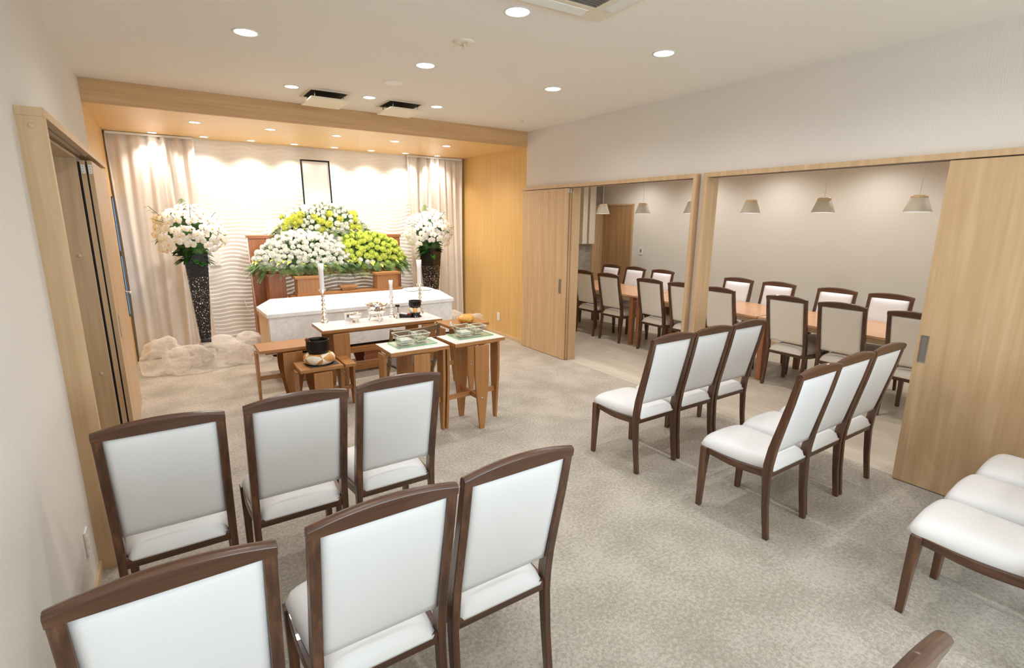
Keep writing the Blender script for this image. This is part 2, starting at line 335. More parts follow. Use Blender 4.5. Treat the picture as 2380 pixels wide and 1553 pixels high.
# wall behind the viewer, with a window
mb = MB(); mb.box(XL-.12, XR+.1, YB-.1, YB, 0, .8); mb.box(XL-.12, XR+.1, YB-.1, YB, 2.3, H)
mb.box(XL-.12, .3, YB-.1, YB, .8, 2.3); mb.box(3.3, XR+.1, YB-.1, YB, .8, 2.3)
structure(mb.build('wall_front', 'paper'))
wf = MB()
for x0, x1, z0, z1 in ((.3, 3.3, .8, .85), (.3, 3.3, 2.25, 2.3), (.3, .35, .8, 2.3), (3.25, 3.3, .8, 2.3), (1.775, 1.825, .8, 2.3)): wf.box(x0, x1, YB-.07, YB-.03, z0, z1)
wo = structure(wf.build('window_1', 'maple_x')); B('window_pane', .35, 3.25, YB-.055, YB-.05, .85, 2.25, 'glass', wo)
pd = bpy.data.lights.new('window_daylight', 'AREA'); pd.shape = 'RECTANGLE'; pd.size = 3.; pd.size_y = 1.5; pd.energy = 88; pd.color = (.76, .87, 1.0)
po = bpy.data.objects.new('window_daylight', pd); C.objects.link(po); po.location = (1.8, YB-.12, 1.55); 
po.rotation_euler = (radians(90), 0, 0)   # faces into the room
# dining room
structure(B('wall_dining_far', X2, X2+.1, -1.1, YD, 0, HDIN, 'paper_d'))
structure(B('wall_dining_end', XR+.1, X2+.1, YD, YD+.1, 0, HDIN, 'tile_d'))
structure(B('wall_dining_near', XR+.1, X2, -1.1, -1.0, 0, HDIN, 'paper_d'))
# baseboards
structure(B('baseboard_left', XL, XL+.012, YB, 3.026, 0, .06, 'maple_y'))
structure(MB().box(XR-.012, XR, 5.9, D2-.06, 0, .06).box(XR-.012, XR, YB, .2, 0, .06).build('baseboard_right', 'maple_y'))
structure(B('baseboard_dining', X2-.012, X2, -1.0, YD, 0, .06, 'maple_y'))

# ------------------------------------------------------------------ door frames and sliding doors
def door_frame_right(name, ynear, yfar, jambs, header_far):
    mb = MB()
    for y0, y1, x0, x1 in jambs: mb.box(x0, x1, y0, y1, 0, HD-.038)
    mb.box(XF, XR+.1, ynear, header_far, HD-.038, HD)
    o = structure(mb.build(name, 'maple', None, .0015))
    MB().box(XF+.035, XF+.041, ynear+.02, yfar, HD-.042, HD-.0375).box(XF+.075, XF+.081, ynear+.02, yfar, HD-.042, HD-.0375).build('door_track', 'track', o)
    return o
fr = door_frame_right('trim_1', 3.100, 4.9, [(3.100, 3.134, XF, XR+.1)], D1+.03)
# lining at the far side of the first opening (behind the parked doors)
structure(B('trim_2', XR-.003, XR+.115, 4.885, 4.925, 0, HD-.038, 'maple', None, .0015))
fr2 = door_frame_right('trim_3', -.3, 2.985, [(2.985, 3.022, XF, XR+.1)], 3.022)
def slide_door(name, label, x0, x1, y0, y1, hy=None, hz=.95, face='-x'):
    t = thing(name, label, 'door', ((x0+x1)/2, (y0+y1)/2, 0)); cx, cy = t.location.x, t.location.y
    B('panel', x0-cx, x1-cx, y0-cy, y1-cy, .006, HD-.045, 'maple', t, .0012)
    xs = x0-cx
    if hy is not None:
        s = -1 if face == '-x' else 1
        xf = (x0 if face == '-x' else x1)-cx
        mb = MB()
        for a, b_, c, d in ((-.022, .022, -.09, -.082), (-.022, .022, .082, .09), (-.022, -.016, -.082, .082), (.016, .022, -.082, .082)):
            mb.box(min(xf, xf+s*.003), max(xf, xf+s*.003), hy-cy+a, hy-cy+b_, hz+c, hz+d)
        h = mb.build('pull_frame', 'steel', t)
        MB().box(min(xf, xf+s*.001), max(xf, xf+s*.001), hy-cy-.016, hy-cy+.016, hz-.082, hz+.082).build('pull_recess', 'track', h)
    return t
slide_door('sliding_door', 'light maple sliding door with steel pull, parked beside the alcove wall', XF+.012, XF+.032, 4.915, D1-.005, 5.02, .94)
slide_door('sliding_door', 'thin maple door edge just behind the parked sliding door near the alcove', XF+.041, XF+.061, 4.905, D1-.005)
for k, (x0, x1) in enumerate(((XF+.012, XF+.032), (XF+.041, XF+.061))):
    t = thing('door_end_cap', ['small white roller cap on the front door leaf by the alcove', 'small white roller cap on the rear door leaf by the alcove'][k], 'door cap', ((x0+x1)/2, 4.91-.01*k, HD-.075))
    MB().box(-.006, .006, -.004, .004 if k else .003, -.022, .022).build('cap_plate', 'white_pl', t); MB().box(-.003, .003, -.0055, -.0035, -.012, .012).build('roller', 'steel', t)
slide_door('sliding_door', 'wide light maple sliding door with steel pull at the right edge of the view', XF+.012, XF+.036, .28, 1.264, 1.222, .945)

# left doorway: deep frame standing off the wall, two leaves parked at its far end
XLF = XL+.095
mb = MB(); mb.box(XL-.12, XLF, 3.026, 3.062, 0, 2.16); mb.box(XL-.0, XLF, 3.026, 5.90, 2.16, 2.196); mb.box(XL-.12, XL+.012, 3.062, 4.682, 2.136, 2.152)
lf = structure(mb.build('trim_4', 'maple', None, .0015))
MB().box(XLF-.04, XLF-.034, 3.06, 4.8, 2.155, 2.1605).box(XLF-.075, XLF-.069, 3.06, 4.8, 2.155, 2.1605).build('door_track', 'track', lf)
structure(B('trim_5', XL-.125, XL+.015, 4.682, 4.699, 0, 2.152, 'maple', None, .0015))
def left_leaf(label, x0, x1, pull):
    t = slide_door('sliding_door', label, x0, x1, 4.752, 5.885, 4.86 if pull else None, .93, '+x')
    return t
left_leaf('maple sliding door parked on the left wall, its face towards the room', XLF-.031, XLF-.003, True)
left_leaf('second maple door leaf between the left wall and the front leaf', XLF-.071, XLF-.041, False)
for k, x in enumerate((XLF-.017, XLF-.056)):
    t = thing('door_end_cap', ['white roller cap on the room-side leaf of the left doorway', 'white roller cap on the wall-side leaf of the left doorway'][k], 'door cap', (x, 4.7495, 2.07))
    MB().box(-.01, .01, -.003, .003, -.03, .03).build('cap_plate', 'white_pl', t)
    for dz in (-.018, 0, .018): MB().lathe([(.004, 0), (.004, .003)], n=10).build('screw', 'steel', t).matrix_basis = Matrix.Translation((0, -.003, dz)) @ Matrix.Rotation(pi/2, 4, 'X')
B('dark_gap_strip', XLF-.0405, XLF-.0315, 4.765, 5.86, .006, 2.12, 'dark'); bpy.data.objects['dark_gap_strip'].name = 'door_seal'  # black strips put the darkness of the door gaps in as colour
tag(bpy.data.objects['door_seal'], 'black seal strip between the two parked leaves of the left doorway', 'seal')
tag(B('door_seal', XLF-.0725-.010, XLF-.0715, 4.765, 5.86, .006, 2.12, 'dark'), 'black seal strip between the left wall lining and the rear door leaf', 'seal')
def wood_button(loc, rot, label):
    o = MB().lathe([(.0, .006), (.008, .006), (.012, .003), (.013, 0)], n=16, cap=False).build('wood_plug', 'maple_x'); o.location = loc; o.rotation_euler = rot
    return tag(o, label, 'screw plug')
wood_button((XL+.048, 3.026, 2.12), (pi/2, 0, 0), 'round pale wood plug at the top of the left door frame')
wood_button((XL-.055, 4.682, 1.48), (pi/2, 0, 0), 'upper round wood plug on the lining inside the left doorway')
wood_button((XL-.045, 4.682, .62), (pi/2, 0, 0), 'lower round wood plug on the lining inside the left doorway')

# alcove left wall: flush door with lever, and a slim pane beside the curtain
dj = structure(MB().box(XL, XL+.003, 6.45, 6.455, 0, 2.03).box(XL, XL+.003, 6.45, 7.2, 2.027, 2.03).build('door_1', 'track'))
t = thing('lever_handle', 'white lever handle on the alcove side door next to the curtain', 'handle', (XL, 7.36, .9))
MB().lathe([(.0, .0), (.024, 0), (.024, .008), (.0, .008)], n=20, cap=False).build('rose', 'steel', t).rotation_euler = (0, pi/2, 0)
MB().tube([(0, 0, 0), (.045, 0, 0), (.052, -.02, 0), (.052, -.11, 0)], .008).build('lever', 'white_pl', t)
wn = structure(B('window_2', XL, XL+.006, 7.44, 7.56, .60, 1.97, 'dark')); MB().box(XL+.005, XL+.009, 7.445, 7.555, .62, 1.30).box(XL+.005, XL+.009, 7.445, 7.555, 1.36, 1.95).build('window_pane', 'paneglass', wn)

# ------------------------------------------------------------------ wave tiles on the alcove back wall
mb = MB(); P = []
nz, nx = 480, 90
for j in range(nz+1):
    z = H2*j/nz; row = []
    for i in range(nx+1):
        x = .25 + 3.05*i/nx
        ph = z/.052 + .27*sin(2*pi*x/.46 + 2.6*sin(z*2.1)) + .22*sin(2*pi*x/.71 + 3.3*z + 1.0)
        fr_ = ph - math.floor(ph); prof = (fr_/.84 if fr_ < .84 else (1-fr_)/.16); prof = prof*prof*(3-2*prof)
        row.append((x, D2-.004-.0044*prof, z))
    P.append(row)
mb.grid(P)
wp = tag(mb.build('wave_tile_panel', 'wave'), 'white wall panel of rippled wave tiles behind the flowers', 'wall panel'); wp['kind'] = 'structure'; wp.name = 'wall_wave_tiles'
for k in ('label', 'category'): del wp[k]

# curtains
def curtain(name, label, x0, x1, y, z0, z1, seed, amp=.045, folds=9):
    rnd = random.Random(seed); P = []
    ph = [rnd.uniform(0, 6.28) for _ in range(6)]
    n = 120
    for j in range(26):
        tz = j/25; z = z0+(z1-z0)*tz; row = []
        for i in range(n+1):
            u = i/n; uu = u + .018*sin(5*u+ph[0]+1.2*tz)
            a = amp*(.75+.35*sin(3.1*uu*2+ph[1]))
            yy = y - a*(.6*sin(2*pi*folds*uu+ph[2]+.5*sin(3*tz+ph[3]+6*uu)) + .3*sin(2*pi*folds*1.73*uu+ph[4]))
            row.append((x0+(x1-x0)*u + .012*sin(4*tz+9*u), yy, z))
        P.append(row)
    t = thing(name, label, 'curtain', ((x0+x1)/2, y, 0)); c = Vector(t.location)
    P = [[(p[0]-c.x, p[1]-c.y, p[2]) for p in r] for r in P]
    o = MB().grid(P).build('cloth', 'curtain', t); s = o.modifiers.new('s', 'SOLIDIFY'); s.thickness = .004
    MB().box(x0-c.x, x1-c.x, -.02, .02, z1, z1+.025).build('curtain_rail', 'white_pl', t)
    return t
curtain('curtain', 'pale beige curtain hanging left of the wave tiled wall', XL+.02, .40, 7.63, .02, H2-.03, 3, folds=6)
curtain('curtain', 'pale beige curtain hanging right of the wave tiled wall', 3.16, XR-.04, 7.63, .02, H2-.03, 8, .035, folds=8)

# ------------------------------------------------------------------ lamps
def downlight(x, y, z, label, group, power, color, r=.052, angle=158, blend=.7, cat='downlight', proto={}):
    t = thing('ceiling_downlight', label, cat, (x, y, z), 0, group)
    key = round(r, 4)
    if key not in proto:
        a = MB().lathe([(r+.012, 0), (r+.012, -.003), (r, -.004), (r-.003, 0)], n=32, cap=False).build('trim_ring', 'white_pl', t)
        b = MB().lathe([(.0005, -.002), (r-.002, -.002)], n=32, cap=False, smooth=False).build('lens', 'lamp', t)
        proto[key] = (a, b)
    else:
        for s in proto[key]:
            c = s.copy(); C.objects.link(c); c.parent = t
    light('SPOT', t, (0, 0, -.012), power, color, spot_size=radians(angle), spot_blend=blend, shadow_soft_size=.04)
    return t
g = 'recessed downlights in the main ceiling'
main_l = [(.561, 3.885, 'round lit downlight at the upper left of the main ceiling'),
          (1.78, 3.885, 'round lit downlight between the ceiling speaker and the sprinkler'),
          (3.0, 3.885, 'round lit downlight nearer the right wall, in the second row from the beam'),
          (1.777, 2.64, 'largest round lit downlight, next to the air conditioner panel'),
          (3.015, 2.66, 'round lit downlight high above the dining room doorway post'),
          (3.04, 1.40, 'round downlight at the top edge of the picture on the right'),
          (1.074, 5.165, 'round lit downlight left of the two ceiling vents'), (1.773, 5.165, 'round lit downlight between the two ceiling vents'),
          (2.48, 5.165, 'round lit downlight right of the two ceiling vents')]
for i, (x, y, lab) in enumerate(main_l): downlight(x, y, H, lab, g, P_MAIN*(.55 if i > 5 else 1.), COL_MAIN, .056 if i > 5 else .068)
hid = 'round downlight behind the viewer, in the ceiling over the near chairs'
for x, y in ((.56, 1.40), (.56, .15), (3.02, .15), (.56, -1.1), (1.78, -1.1), (3.02, -1.1)): downlight(x, y, H, hid, 'downlights behind the viewer', P_MAIN*.62, COL_MAIN, .068)
names = ['leftmost', 'second from the left', 'middle', 'second from the right', 'rightmost']
for i in range(5): downlight(.373+.7125*i, 6.44, H2, names[i]+' lamp of the front row in the wooden alcove ceiling', 'downlights in the alcove ceiling', P_ALC_F, COL_ALC, .05, 150, .7)
names = ['first', 'second', 'third', 'fourth', 'fifth', 'sixth', 'seventh', 'eighth']
for i in range(8): downlight(.0+.513*i, 7.50, H2, names[i]+' lamp from the left in the back row of the alcove ceiling', 'downlights in the alcove ceiling', P_ALC_B, COL_ALC, .045, 118, .8)
for x, y in ((6.6, 6.5), (6.6, 5.25), (6.6, 4.05), (6.6, 2.85), (6.6, 1.5), (5.0, 5.9), (5.0, 4.0), (5.0, 2.1), (5.9, .2)):
    downlight(x, y, HDIN, 'recessed downlight in the dining room ceiling, hidden above the doorways', 'downlights in the dining room ceiling', P_DIN, COL_DIN, .05, 150, .8)

# pendants
def pendant(y, label, first=[None]):
    x, zb = 5.85, 1.855
    if first[0] is None:
        t = thing('pendant_lamp', label, 'pendant lamp', (x, y, zb), 0, 'pendant lamps over the dining tables')
        o = MB().lathe([(.112, 0), (.068, .125), (.066, .125), (.109, 0)], n=40, cap=False).build('lamp_shade', 'shade', t)
        MB().lathe([(.066, .122), (.067, .135), (.058, .152), (.008, .154)], n=40, cap=False).build('wood_cap', 'maple_x', t)
        MB().lathe([(.0005, .001), (.109, .001)], n=32, cap=False, smooth=False).build('diffuser', 'lamp_p', t)
        MB().tube([(0, 0, .15), (0, 0, HDIN-zb)], .0025, 8).build('cord', 'white_pl', t)
        MB().lathe([(.04, HDIN-zb), (.04, HDIN-zb-.02), (.002, HDIN-zb-.022)], n=24, cap=False).build('ceiling_rose', 'white_pl', t)
        first[0] = t
    else:
        t = copy_tree(first[0]); t.location = (x, y, zb); t['label'] = label
    light('SPOT', t, (0, 0, -.008), P_PEND, (.9, .95, 1), spot_size=radians(130), spot_blend=.9, shadow_soft_size=.08)
    return t
for y, lab in ((6.2, 'cone pendant lamp hanging in front of the dining room door'), (5.36, 'cone pendant lamp to the right of the dining room door'),
               (4.50, 'cone pendant lamp mostly hidden behind the door frame post'), (3.67, 'leftmost cone pendant lamp seen through the wide right opening'),
               (2.84, 'middle cone pendant lamp seen through the wide right opening'), (2.0, 'rightmost cone pendant lamp beside the right sliding door')): pendant(y, lab)

# ------------------------------------------------------------------ ceiling fittings
def supply_vent(x, y, label):
    t = thing('ceiling_vent', label, 'vent', (x, y, H), 0, 'square drop panel air vents by the beam')
    MB().box(-.165, .165, -.165, .165, -.005, 0).build('opening', 'dark', t)
    fr_ = MB()
    for a in ((-.19, .19, -.19, -.165), (-.19, .19, .165, .19), (-.19, -.165, -.165, .165), (.165, .19, -.165, .165)): fr_.box(*a, -.006, 0)
    fr_.build('rim', 'cream_pl', t)
    MB().box(-.178, .178, -.205, .205, -.078, -.062).build('drop_panel', 'cream_pl', t, .004)
    for sx in (-1, 1):
        for sy in (-1, 1): MB().lathe([(.005, -.063), (.005, -.004)], (sx*.13, sy*.14, 0), 8).build('hanger', 'steel', t)
supply_vent(1.40, 5.31, 'square white ceiling vent panel, left one of two before the wooden beam')
supply_vent(2.145, 5.32, 'square white ceiling vent panel, right one of two before the wooden beam')
t = thing('ceiling_speaker', 'flat round grey speaker cover flush in the ceiling', 'speaker', (1.765, 4.50, H))
MB().lathe([(.088, 0), (.088, -.006), (.08, -.008), (.001, -.008)], n=36, cap=False).build('grille', 'white_pl', t)
MB().lathe([(.092, -.0), (.092, -.004), (.088, -.005)], n=36, cap=False).build('rim', 'cream_pl', t)
def sprinkler(x, y, r, label):
    t = thing('ceiling_sprinkler', label, 'sprinkler', (x, y, H))
    MB().lathe([(r, 0), (r, -.006), (r*.85, -.012), (.001, -.012)], n=32, cap=False).build('escutcheon', 'cream_pl', t)
    MB().lathe([(.008, -.012), (.008, -.035), (.016, -.037), (.016, -.040), (.001, -.041)], n=16, cap=False).build('head', 'cream_pl', t)
    for k in range(8):
        a = 2*pi*k/8; MB().box(-.004, .004, r*.35, r*.72, -.016, -.011).build('rib', 'cream_pl', t).rotation_euler = (0, 0, a)
sprinkler(1.77, 3.25, .07, 'cream round sprinkler plate with ribs near the air conditioner')
sprinkler(3.567, 5.17, .05, 'small cream sprinkler near the end of the beam')
# cassette air conditioner, its far right corner in view
t = thing('air_conditioner', 'white ceiling cassette air conditioner at the top edge of the picture', 'air conditioner', (1.735, 2.015, H), -.05)
mb = MB(); mb.lathe([(.67, 0), (.67, -.012), (.655, -.02), (.44, -.026)], n=4, ang=pi/4, smooth=False, cap=False); mb.build('outer_panel', 'cream_pl', t, .004)
for k in range(4):
    a = k*pi/2
    s = MB().box(-.30, .30, .335, .425, -.024, -.016).build('air_slot', 'dark', t); s.rotation_euler = (0, 0, a)
    f = MB().prism([(.342, -.021), (.345, -.028), (.415, -.034), (.419, -.028)], -.29, .29, 'x').build('air_flap', 'white_pl', t, .002); f.rotation_euler = (0, 0, a)
g2 = MB()
for k in range(26): yy = -.285+.0228*k; g2.box(-.29, .29, yy-.004, yy+.004, -.03, -.024)
g2.box(-.29, .29, -.29, .29, -.0245, -.02); g2.build('intake_grille', 'track', t)
MB().lathe([(.44, -.024), (.44, -.032), (.412, -.032), (.412, -.024)], n=4, ang=pi/4, smooth=False, cap=False).build('grille_rim', 'cream_pl', t)

# ------------------------------------------------------------------ switches and outlets
def wall_plate(label, loc, rz, w, h, kind='outlet', mat='white_pl'):
    t = thing('wall_outlet' if kind == 'outlet' else 'light_switch', label, kind, loc, rz)   # plate faces local -Y
    MB().box(-w/2, w/2, -.009, 0, -h/2, h/2).build('plate', mat, t, .003)
    if kind == 'outlet':
        for dz in (-.02, .02): MB().box(-.015, .015, -.011, -.008, dz-.012, dz+.012).build('socket', 'cream_pl', t, .002)
    else: MB().box(-.016, .016, -.012, -.008, -.03, .03).build('rocker', 'track' if kind == 'switch' and w > .075 else 'cream_pl', t, .002)
    return t
wall_plate('white wall outlet low on the left wall beside the door frame', (XL, 2.82, .285), pi/2, .072, .125)
wall_plate('wall outlet low on the yellow alcove wall at the right', (XR, 6.56, .30), -pi/2, .072, .12, 'outlet', 'white_pl')
wall_plate('white switch plate on the far dining room wall', (X2, 6.58, 1.22), -pi/2, .08, .14, 'switch')
t = thing('wall_plate', 'square white wall plate with a U shaped hook on the wave tiles', 'wall plate', (.495, D2-.02, 1.22))
MB().box(-.06, .06, -.02, .0, -.085, .085).build('plate', 'white_pl', t, .004)
MB().tube([(-.028, -.022, .04)]+[(.028*cos(a), -.022, -.02+.028*sin(a)) for a in [pi+pi*k/10 for k in range(11)]]+[(.028, -.022, .04)], .0035, 6).build('hook', 'cream_pl', t)

# ------------------------------------------------------------------ chairs
def make_chair(back='leather', seatm='leather', label='', group=''):
    t = thing('dining_chair', label, 'chair', (0, 0, 0), 0, group)
    # rear legs running up into the back posts (z, y centre, depth)
    prof = [(0, .010, .030), (.18, .034, .034), (.36, .048, .042), (.44, .046, .047), (.54, .032, .045), (.68, .000, .039), (.82, -.032, .034), (.962, -.060, .029)]
    for s in (-1, 1):
        rings = []
        for z, y, d in prof:
            xi = .184 if z < .43 else .180
            rings.append([(s*.2125, y-d/2, z), (s*xi, y-d/2, z), (s*xi, y+d/2, z), (s*.2125, y+d/2, z)])
        MB().rings(rings).build('leg', 'walnut_z', t, .004)
    for s in (-1, 1):
        r = []
        for z, x, y, w_ in [(0, .206, .452, .030), (.2, .2045, .448, .036), (.400, .203, .440, .046)]:
            r.append([(s*x-w_/2, y-w_/2, z), (s*x+w_/2, y-w_/2, z), (s*x+w_/2, y+w_/2, z), (s*x-w_/2, y+w_/2, z)])
        MB().rings(r).build('leg', 'walnut_z', t, .004)
    # arched top rail
    top, bot, n = [], [], 16
    for i in range(n+1):
        x = -.2132+.4264*i/n; u = x/.2132
        top.append((x, .992+.024*(1-u*u))); bot.append((x, .958))
    rings = []
    for i in range(n+1):
        x = top[i][0]; zt = top[i][1]
        sec = [(-.0765, .957), (-.0445, .957), (-.049, zt-.011), (-.055, zt-.003), (-.066, zt), (-.076, zt-.003), (-.081, zt-.011)]
        rings.append([(x, y, z) for y, z in sec])
    o = MB().rings(rings).build('top_rail', 'walnut_x', t, .002)
    # padded back panel
    def yb(z): 
        for a, b in zip(prof[:-1], prof[1:]):
            if a[0] <= z <= b[0]: k = (z-a[0])/(b[0]-a[0]); return a[1]+k*(b[1]-a[1])
        return prof[-1][1]
    P, Q = [], []
    nx, nz = 14, 16
    for j in range(nz+1):
        v = j/nz; z = .508+v*(.961-.508); rowa, rowb = [], []
        for i in range(nx+1):
            u = i/nx; x = -.1812+.3624*u
            puff = (max(0, 1-(2*u-1)**8)*max(0, 1-(2*v-1)**8))**.6
            rowa.append((x, yb(z)-.006-.010*puff, z)); rowb.append((x, yb(z)+.008+.036*puff*(.55+.45*sin(pi*u)), z))
        P.append(rowa); Q.append(rowb)
    mb = MB()
    ring = lambda R: R[0] + [r[-1] for r in R[1:-1]] + R[-1][::-1] + [r[0] for r in R[1:-1]][::-1]
    mb.grid(P); mb.grid(Q, flip=True); a, b = ring(P), ring(Q); n_ = len(a)
    for i in range(n_): mb.quad([a[i], a[(i+1) % n_], b[(i+1) % n_], b[i]])
    bmesh.ops.remove_doubles(mb.bm, verts=mb.bm.verts, dist=1e-5)
    mb.build('backrest', back, t)
    # seat frame rails
    MB().box(-.185, .185, .032, .056, .364, .405).build('rear_rail', 'walnut_x', t, .003)
    for s in (-1, 1):
        rings = []
        for i in range(13):
            v = i/12; y = .05+.375*v; x = s*(.190+.016*v + .006*sin(pi*v)); zt = .403-.012*sin(pi*v)**1.5; zb = zt-.038-.005*(1-v)
            rings.append([(x-.010, y, zb), (x+.012, y, zb), (x+.012, y, zt), (x-.010, y, zt)])
        MB().rings(rings).build('side_rail', 'walnut_y', t, .003)
    rings = []
    for i in range(13):
        u = i/12; x = -.185+.37*u; y = .440+.020*sin(pi*u); zb = .352+.010*sin(pi*u)
        rings.append([(x, y-.010, zb), (x, y+.012, zb), (x, y+.012, .401), (x, y-.010, .401)])
    MB().rings(rings).build('front_rail', 'walnut_x', t, .003)
    # domed seat cushion
    nx, ny = 20, 24; T, U = [], []
    for j in range(ny+1):
        v = j/ny; ra, rb = [], []
        for i in range(nx+1):
            u = 2*i/nx-1
            wx = .180+.040*v; y = .028+.455*v
            if v > .9: wx -= .020*((v-.9)/.1)**2
            if v < .08: wx -= .012*((.08-v)/.08)**2
            y += .018*(1-u*u)*(v**2)
            e = max(0, 1-abs(u)**5)**.5; e2 = max(0, 1-abs(2*v-1)**9)**.45
            dome = .062*e*e2 + .010*(1-u*u)*sin(pi*min(1, v*1.1))
            side = -.010*abs(u)**4*sin(pi*v)**1.5
            x = u*wx*(1+.012*e2*0)
            ra.append((x, y, .405+side+dome)); rb.append((x*.97, y-.004*v, .398+side*1.0-.002))
        T.append(ra); U.append(rb)
    mb = MB(); mb.grid(T); mb.grid(U, flip=True); a, b = ring(T), ring(U); n_ = len(a)
    for i in range(n_): mb.quad([a[i], a[(i+1) % n_], b[(i+1) % n_], b[i]], smooth=True)
    bmesh.ops.remove_doubles(mb.bm, verts=mb.bm.verts, dist=1e-5)
    mb.build('seat', seatm, t)
    return t
gL = 'white chairs in rows left of the aisle'; gR = 'white chairs in rows right of the aisle'; gD = 'dining chairs around the long tables'
spots = [
 (-.097, 2.318, 0, 'white-backed walnut chair nearest the left doorway, in the front row of the left block', gL),
 (.395, 2.335, .0, 'middle chair of the front row in the left block, before the bowl stand', gL),
 (.866, 2.345, 0, 'right-hand chair of the front row in the left block, before the incense tables', gL),
 (-.075, 1.290, 0, 'large chair back cut off at the lower left corner of the picture', gL),
 (.421, 1.305, 0, 'middle chair of the second row in the left block, walnut with white back', gL),
 (.873, 1.318, 0, 'chair on the aisle end of the second row in the left block', gL),
 (.938, .296, 0, 'chair at the bottom edge showing only a walnut rail end and a bit of seat', gL),
 (2.788, 2.270, 0, 'left chair of the front row in the right block, whole seat and legs in view', gR),
 (3.235, 2.275, 0, 'middle chair of the front row in the right block', gR),
 (3.682, 2.280, 0, 'right chair of the front row in the right block, nearest the door frame posts', gR),
 (2.828, 1.335, 0, 'left chair of the second row in the right block, with the tallest slanted back', gR),
 (3.270, 1.350, 0, 'middle chair of the second row in the right block', gR),
 (3.712, 1.350, 0, 'right chair of the second row in the right block, before the wide sliding door', gR),
 (2.835, .245, 0, 'nearest white seat at the right edge with two dark front legs in view', gR),
 (3.285, .250, 0, 'white seat behind the nearest one at the right edge', gR),
 (3.735, .250, 0, 'farthest white seat at the right edge, against the wide sliding door', gR)]
proto = make_chair('leather', 'leather', spots[0][3], gL); proto.location = (spots[0][0], spots[0][1], 0)
for x, y, rz, lab, g in spots[1:]:
    c = copy_tree(proto); c.location = (x, y, 0); c.rotation_euler = (0, 0, rz); c['label'] = lab; c['group'] = g
dn = [(5.95, 'dining chair seen first behind the parked alcove door, its back cut by the door lining', .03), (5.395, 'cream backed dining chair in the narrow opening, second from the parked door', .02),
      (4.625, 'cream backed dining chair standing clear in the middle of the narrow opening', 0), (4.10, 'dining chair half hidden by the post right of the narrow opening', 0),
      (3.59, 'dining chair half hidden by the left jamb of the wide opening', 0), (2.79, 'cream backed dining chair standing clear left in the wide opening', 0),
      (2.26, 'cream backed dining chair in the middle of the wide opening', .03), (1.67, 'cream backed dining chair cut off by the wide sliding door', -.03)]
df = [(6.50, 'far side dining chair before the dining room door', 0), (5.95, 'far side dining chair in the narrow opening, between two near chairs', .0), (5.38, 'far side dining chair at the right in the narrow opening', 0),
      (4.08, 'far side dining chair at the left end of the wide opening', 0), (3.52, 'far side dining chair, second from the left in the wide opening', 0),
      (2.83, 'far side dining chair, third from the left in the wide opening', 0), (2.29, 'far side dining chair nearest the sliding door, facing the camera', 0)]
p2 = make_chair('leather_c', 'leather_c', dn[0][1], gD); p2.location = (5.32, dn[0][0], 0); p2.rotation_euler = (0, 0, -pi/2+dn[0][2])
for y, lab, a in dn[1:]:
    c = copy_tree(p2); c.location = (5.32, y, 0); c.rotation_euler = (0, 0, -pi/2+a); c['label'] = lab
for y, lab, a in df:
    c = copy_tree(proto); c.location = (6.345, y, 0); c.rotation_euler = (0, 0, pi/2+a); c['label'] = lab; c['group'] = gD

# ------------------------------------------------------------------ dining tables
def dining_table(y0, y1, label):
    t = thing('dining_table', label, 'table', (5.845, (y0+y1)/2, 0), 0, 'dining tables set end to end'); hy = (y1-y0)/2
    MB().box(-.445, .445, -hy, hy, .695, .72).build('tabletop', 'tabletop', t, .003)
    MB().box(-.36, .36, -hy+.10, -hy+.125, .63, .695).box(-.36, .36, hy-.125, hy-.10, .63, .695).box(-.36, -.335, -hy+.10, hy-.10, .63, .695).box(.335, .36, -hy+.10, hy-.10, .63, .695).build('apron', 'palewood', t)
    for sx in (-1, 1):
        for sy in (-1, 1):
            r = []
            for z, k in ((0, .62), (.35, .95), (.695, 1.)):
                w_ = .085*k; ox = sx*.40; oy = sy*(hy-.06)
                r.append([(ox-w_/2, oy-.03, z), (ox+w_/2, oy-.03, z), (ox+w_/2, oy+.03, z), (ox-w_/2, oy+.03, z)])
            MB().rings(r).build('leg', 'tableleg', t, .004)
dining_table(5.01, 6.80, 'long wooden dining table farthest to the left, seen in the narrow opening')
dining_table(3.18, 4.99, 'long wooden dining table passing behind the door frame posts')
dining_table(1.36, 3.16, 'long wooden dining table in the wide opening')

# dining room door, wall box
dd = structure(MB().box(X2-.02, X2, 6.80, 6.83, 0, 2.03).box(X2-.02, X2, 7.60, 7.625, 0, 2.03).box(X2-.02, X2, 6.80, 7.625, 2.03, 2.06).build('trim_6', 'maple'))
t = thing('sliding_door', 'brown wood door in the far corner of the dining room', 'door', (X2-.006, 7.21, 0))
MB().box(-.006, .005, -.38, .39, .005, 2.03).build('panel', 'din_door', t)
MB().box(-.009, -.006, .22, .25, .90, 1.10).build('pull_handle', 'steel', t); MB().box(-.009, -.006, .21, .25, 1.16, 1.24).build('lock_plate', 'steel', t)
t = thing('wall_panel', 'narrow wood panel left of the brown door in the dining room corner', 'panel', (7.07, YD-.012, 0))
MB().box(-.12, .125, -.008, .012, 0, 2.03).build('panel', 'maple', t); MB().box(.06, .07, -.012, -.008, 1.13, 1.24).build('finger_pull', 'din_door', t)
t = thing('wall_cover', 'tall off-white cover hanging on the textured dining room wall', 'wall cover', (6.76, YD-.06, 1.31))
MB().box(.0, .145, -.07, .06, 0, 1.31).build('wide_cover', 'cream_pl', t, .006); MB().box(-.15, -.035, -.05, .06, 0, 1.31).build('narrow_cover', 'cream_pl', t, .006); MB().box(-.035, .0, -.0, .06, 0, 1.31).build('slot', 'track', t)

